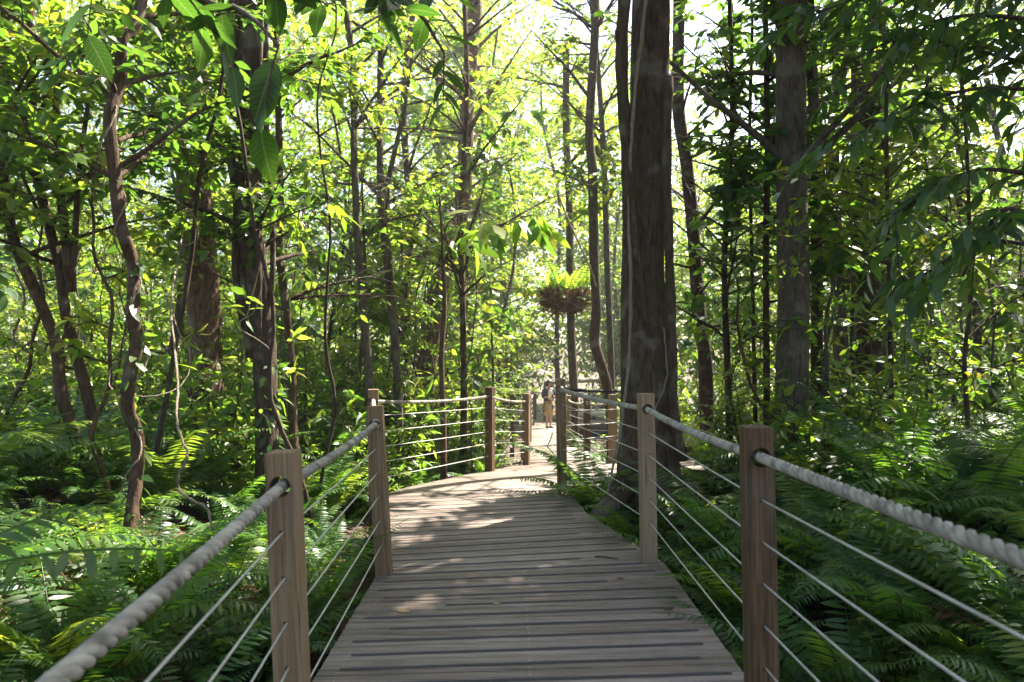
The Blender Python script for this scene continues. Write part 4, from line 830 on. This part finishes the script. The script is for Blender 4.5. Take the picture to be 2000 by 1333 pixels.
# ------------------------------------------------------------------ person
def skin_body(name, chains, mat, parent, sub=2):
    """chains: lists of (key, xyz, radius) sharing vertices by key; grown into one surface"""
    ids = {}; co = []; rad = []; ed = []
    for ch in chains:
        prev = None
        for key, p, r in ch:
            if key not in ids: ids[key] = len(co); co.append(p); rad.append(r)
            if prev is not None: ed.append((prev, ids[key]))
            prev = ids[key]
    me = bpy.data.meshes.new(name); me.from_pydata(co, ed, []); o = bpy.data.objects.new(name, me); COL.objects.link(o)
    md = o.modifiers.new('s', 'SKIN'); md.use_smooth_shade = True
    for v, r in zip(me.skin_vertices[0].data, rad): v.radius = r if isinstance(r, tuple) else (r, r)
    me.skin_vertices[0].data[0].use_root = True
    sb = o.modifiers.new('u', 'SUBSURF'); sb.levels = sub; sb.render_levels = sub
    dg = bpy.context.evaluated_depsgraph_get(); m2 = bpy.data.meshes.new_from_object(o.evaluated_get(dg)); o.modifiers.clear(); o.data = m2
    m2.materials.clear(); m2.materials.append(mat); m2.polygons.foreach_set('use_smooth', np.ones(len(m2.polygons), bool)); o.parent = parent; return o
def rings(mb, rs, a0=0, a1=2*math.pi, n=28, wob=None):
    """open elliptical shell from (z, cx, cy, rx, ry) rings"""
    an = np.linspace(a0, a1, n); V = []
    for i, (z, cx, cy, rx, ry) in enumerate(rs):
        w = 1 if wob is None else 1+wob*i/len(rs)*np.sin(an*9)
        V.append(np.stack([cx+rx*w*np.cos(an), cy+ry*w*np.sin(an), np.full(n, z)], 1))
    i = (np.arange(len(rs)-1)[:, None]*n+np.arange(n-1)[None]).ravel()
    mb.add(np.concatenate(V), [np.stack([i, i+1, i+n+1, i+n], 1)], .5)
pd = 23.8; pe = empty('person', ((1072-1000)/F*pd, pd, deck_z(pd)+.001), R(24))
tag(pe, 'dark haired person in navy top and patterned skirt, standing on the far boardwalk looking down', 'person')
sk = plain('skin', (.42, .24, .16), .55, spec=.35)
ch = [[('pel', (0, 0, .88), (.14, .10)), ('waist', (0, .005, 1.02), (.115, .085)), ('chest', (0, .01, 1.20), (.14, .10)), ('neckb', (0, .015, 1.32), (.06, .055)), ('neck', (.004, -.005, 1.375), .046),
       ('jaw', (.012, -.035, 1.425), (.058, .068)), ('head', (.016, -.022, 1.495), (.074, .090)), ('crown', (.014, -.004, 1.56), (.058, .07))],
      [('jaw', (0, 0, 0), 0), ('nose', (.03, -.125, 1.452), .012)]]
for sx, nm in ((-1, 'l'), (1, 'r')):
    ch.append([('chest', 0, 0), ('sh'+nm, (sx*.155, .01, 1.275), .055), ('el'+nm, (sx*.205, .03, 1.03), .041), ('wr'+nm, (sx*.07, -.20, 1.045+.02*sx), .026), ('pa'+nm, (sx*.015, -.25, 1.06+.02*sx), (.022, .034))])
    for f in range(4):
        c = (-sx*.02, -.272, 1.085-f*.020+.02*sx); e_ = (-sx*.055, -.262, 1.085-f*.020+.02*sx+.003)
        ch.append([('pa'+nm, 0, 0), ('k%d%s' % (f, nm), c, .0095), ('t%d%s' % (f, nm), (e_[0]-sx*(.004, .012, .010, 0)[f], e_[1], e_[2]), .0075)])
    ch.append([('pa'+nm, 0, 0), ('th1'+nm, (sx*.02, -.275, 1.10+.02*sx), .0105), ('th2'+nm, (-sx*.005, -.285, 1.118+.02*sx), .0085)])
    ch.append([('head', 0, 0), ('ear'+nm, (.016+sx*.084, .0, 1.487), .012)])
    ch.append([('pel', 0, 0), ('hip'+nm, (sx*.085, .0, .82), .085), ('kn'+nm, (sx*.095, -.015+.03*sx, .46), .052), ('ca'+nm, (sx*.095, .02+.05*sx, .32), .050), ('an'+nm, (sx*.095, .02+.06*sx, .075), .031), ('toe'+nm, (sx*.105, -.12+.06*sx, .03), (.036, .022))])
skin_body('body', ch, sk, pe)
mb = MB()
rings(mb, [(1.31, 0, .012, .075, .065), (1.29, 0, .012, .15, .085), (1.22, 0, .008, .185, .125), (1.10, 0, .005, .165, .125), (.98, 0, .005, .165, .135), (.90, 0, .005, .18, .145)], R(-62), R(242), 30, .03)
for sx in (-1, 1):
    tube(mb, [(sx*.13, .01, 1.285), (sx*.175, .012, 1.24), (sx*.20, .024, 1.12), (sx*.205, .03, 1.02), (sx*.185, -.03, 1.02)], [.068, .068, .058, .055, .052], 14)
mb.build('jacket', plain('navy_cloth', (.018, .025, .06), .8, var=.3, scale=12), pe, smooth=True)
mb = MB(); rings(mb, [(1.27, 0, .005, .12, .088), (1.18, 0, .0, .162, .118), (1.05, 0, 0, .145, .112), (.90, 0, 0, .165, .13)], n=30)
mb.build('blouse', plain('cream_cloth', (.62, .55, .42), .8, var=.15), pe, smooth=True)
mb = MB(); rings(mb, [(.975, 0, 0, .150, .118), (.86, 0, 0, .185, .15), (.70, 0, .004, .20, .165), (.50, 0, .006, .205, .175), (.44, 0, .006, .21, .18)], n=44, wob=.05)
m, N, L, b = mat_new('patterned_skirt_cloth'); tc = N.new('ShaderNodeTexCoord'); v = N.new('ShaderNodeTexVoronoi'); v.inputs['Scale'].default_value = 9
L.new(tc.outputs['Object'], v.inputs[0]); r = ramp(N, [(.0, (.36, .25, .11)), (.3, (.24, .09, .03)), (.5, (.40, .31, .18)), (.65, (.06, .045, .035)), (.85, (.30, .2, .07))]); r.color_ramp.interpolation = 'CONSTANT'
sp = N.new('ShaderNodeSeparateColor'); L.new(v.outputs['Color'], sp.inputs[0]); L.new(sp.outputs[0], r.inputs[0]); L.new(r.outputs[0], b.inputs['Base Color']); b.inputs['Roughness'].default_value = .85
mb.build('skirt', m, pe, smooth=True)
mb = MB(); hc = np.array([.014, .004, 1.50])
rings(mb, [(hc[2]+.105*math.sin(t), hc[0], hc[1]+.004, .005+.098*math.cos(t), .005+.112*math.cos(t)) for t in np.linspace(R(88), R(12), 8)]+[(1.50, .014, .008, .102, .116)], n=28)
rings(mb, [(1.515, .014, .01, .101, .114), (1.46, .014, .012, .104, .112), (1.41, .014, .014, .100, .102), (1.375, .014, .016, .088, .086)], R(-32), R(212), 24, .05)
rings(mb, [(1.53, .014, .004, .100, .114), (1.505, .014, .004, .097, .112)], R(200), R(340), 12)
mb.build('hair', plain('dark_hair', (.016, .011, .010), .45, var=.4, scale=40), pe, smooth=True)
mb = MB()
for sx in (-1, 1): tube(mb, [(.016+sx*.032, -.104, 1.483), (.016+sx*.034, -.112, 1.481)], [.010, .006], 8)
mb.build('eye', plain('eye_dark', (.02, .015, .01), .2), pe)
mb = MB(); tube(mb, [(-.006, -.098, 1.418), (.014, -.106, 1.417), (.034, -.098, 1.418)], [.003, .006, .003], 6); mb.build('mouth', plain('lips', (.35, .11, .09), .5), pe)
for sx in (-1, 1):
    mb = MB(); tube(mb, [(sx*.095, .075+.06*sx, .036), (sx*.097, .02+.06*sx, .040), (sx*.104, -.06+.06*sx, .034), (sx*.108, -.155+.06*sx, .026)], [.030, .038, .041, .022], 12)
    mb.build('shoe', plain('dark_shoe', (.02, .018, .018), .5), pe, smooth=True)
mb = MB(); box(mb, (0, -.283, 1.09), (.065, .010, .125)); o = mb.build('phone', plain('dark_phone', (.03, .03, .035), .3), None); o.parent = None
ph_m = Matrix.Translation(pe.location)@Matrix.Rotation(R(24), 4, 'Z'); o.matrix_world = ph_m; tag(o, 'small dark phone held in the hands of the person on the far boardwalk', 'phone')

# ------------------------------------------------------------------ far forest, one mass
RNG = np.random.default_rng(31)
mb = MB()
for k in range(2100):
    th = R(RNG.uniform(-52, 52)); r = RNG.uniform(32, 52); x = r*math.sin(th); y = r*math.cos(th)
    if abs(math.degrees(th)-2) < 3: top = 23
    else: top = 26 if th < 0 else (22 if r > 43 and math.degrees(th) < 30 else 11)
    z = gz(x, y)+top*RNG.random()**.8; n = 90; sz = RNG.uniform(1.0, 2.0)
    Q = np.array([x, y, z])+RNG.normal(size=(n, 3))*sz*np.array([.7, .7, .5])
    put_leaves(mb, 'dia', Q, RNG.normal(size=(n, 3))+np.array([0, 0, -.3]), RNG.normal(size=(n, 3))*.7+np.array([0, 0, 1]), RNG.uniform(.22, .45, n), np.clip(.5+.2*RNG.normal()+.15*RNG.normal(size=n), 0, 1))
tag(mb.build('far_forest', M['leaf_sun']), 'hazy sunlit wall of distant forest foliage', 'forest', kind='stuff')

# ------------------------------------------------------------------ thin haze volume, added for depth
HZ = 0.0013
if HZ:
    mb = MB(); box(mb, (0, 25, 9), (170, 130, 40)); m = bpy.data.materials.new('added_haze'); m.use_nodes = True; N = m.node_tree.nodes; N.remove(N['Principled BSDF'])
    pv = N.new('ShaderNodeVolumePrincipled'); pv.inputs['Color'].default_value = (.93, .95, 1, 1); pv.inputs['Density'].default_value = HZ; pv.inputs['Anisotropy'].default_value = .45
    m.node_tree.links.new(pv.outputs[0], N['Material Output'].inputs['Volume'])
    tag(mb.build('haze', m), 'thin added haze between the trees', 'haze', kind='stuff')
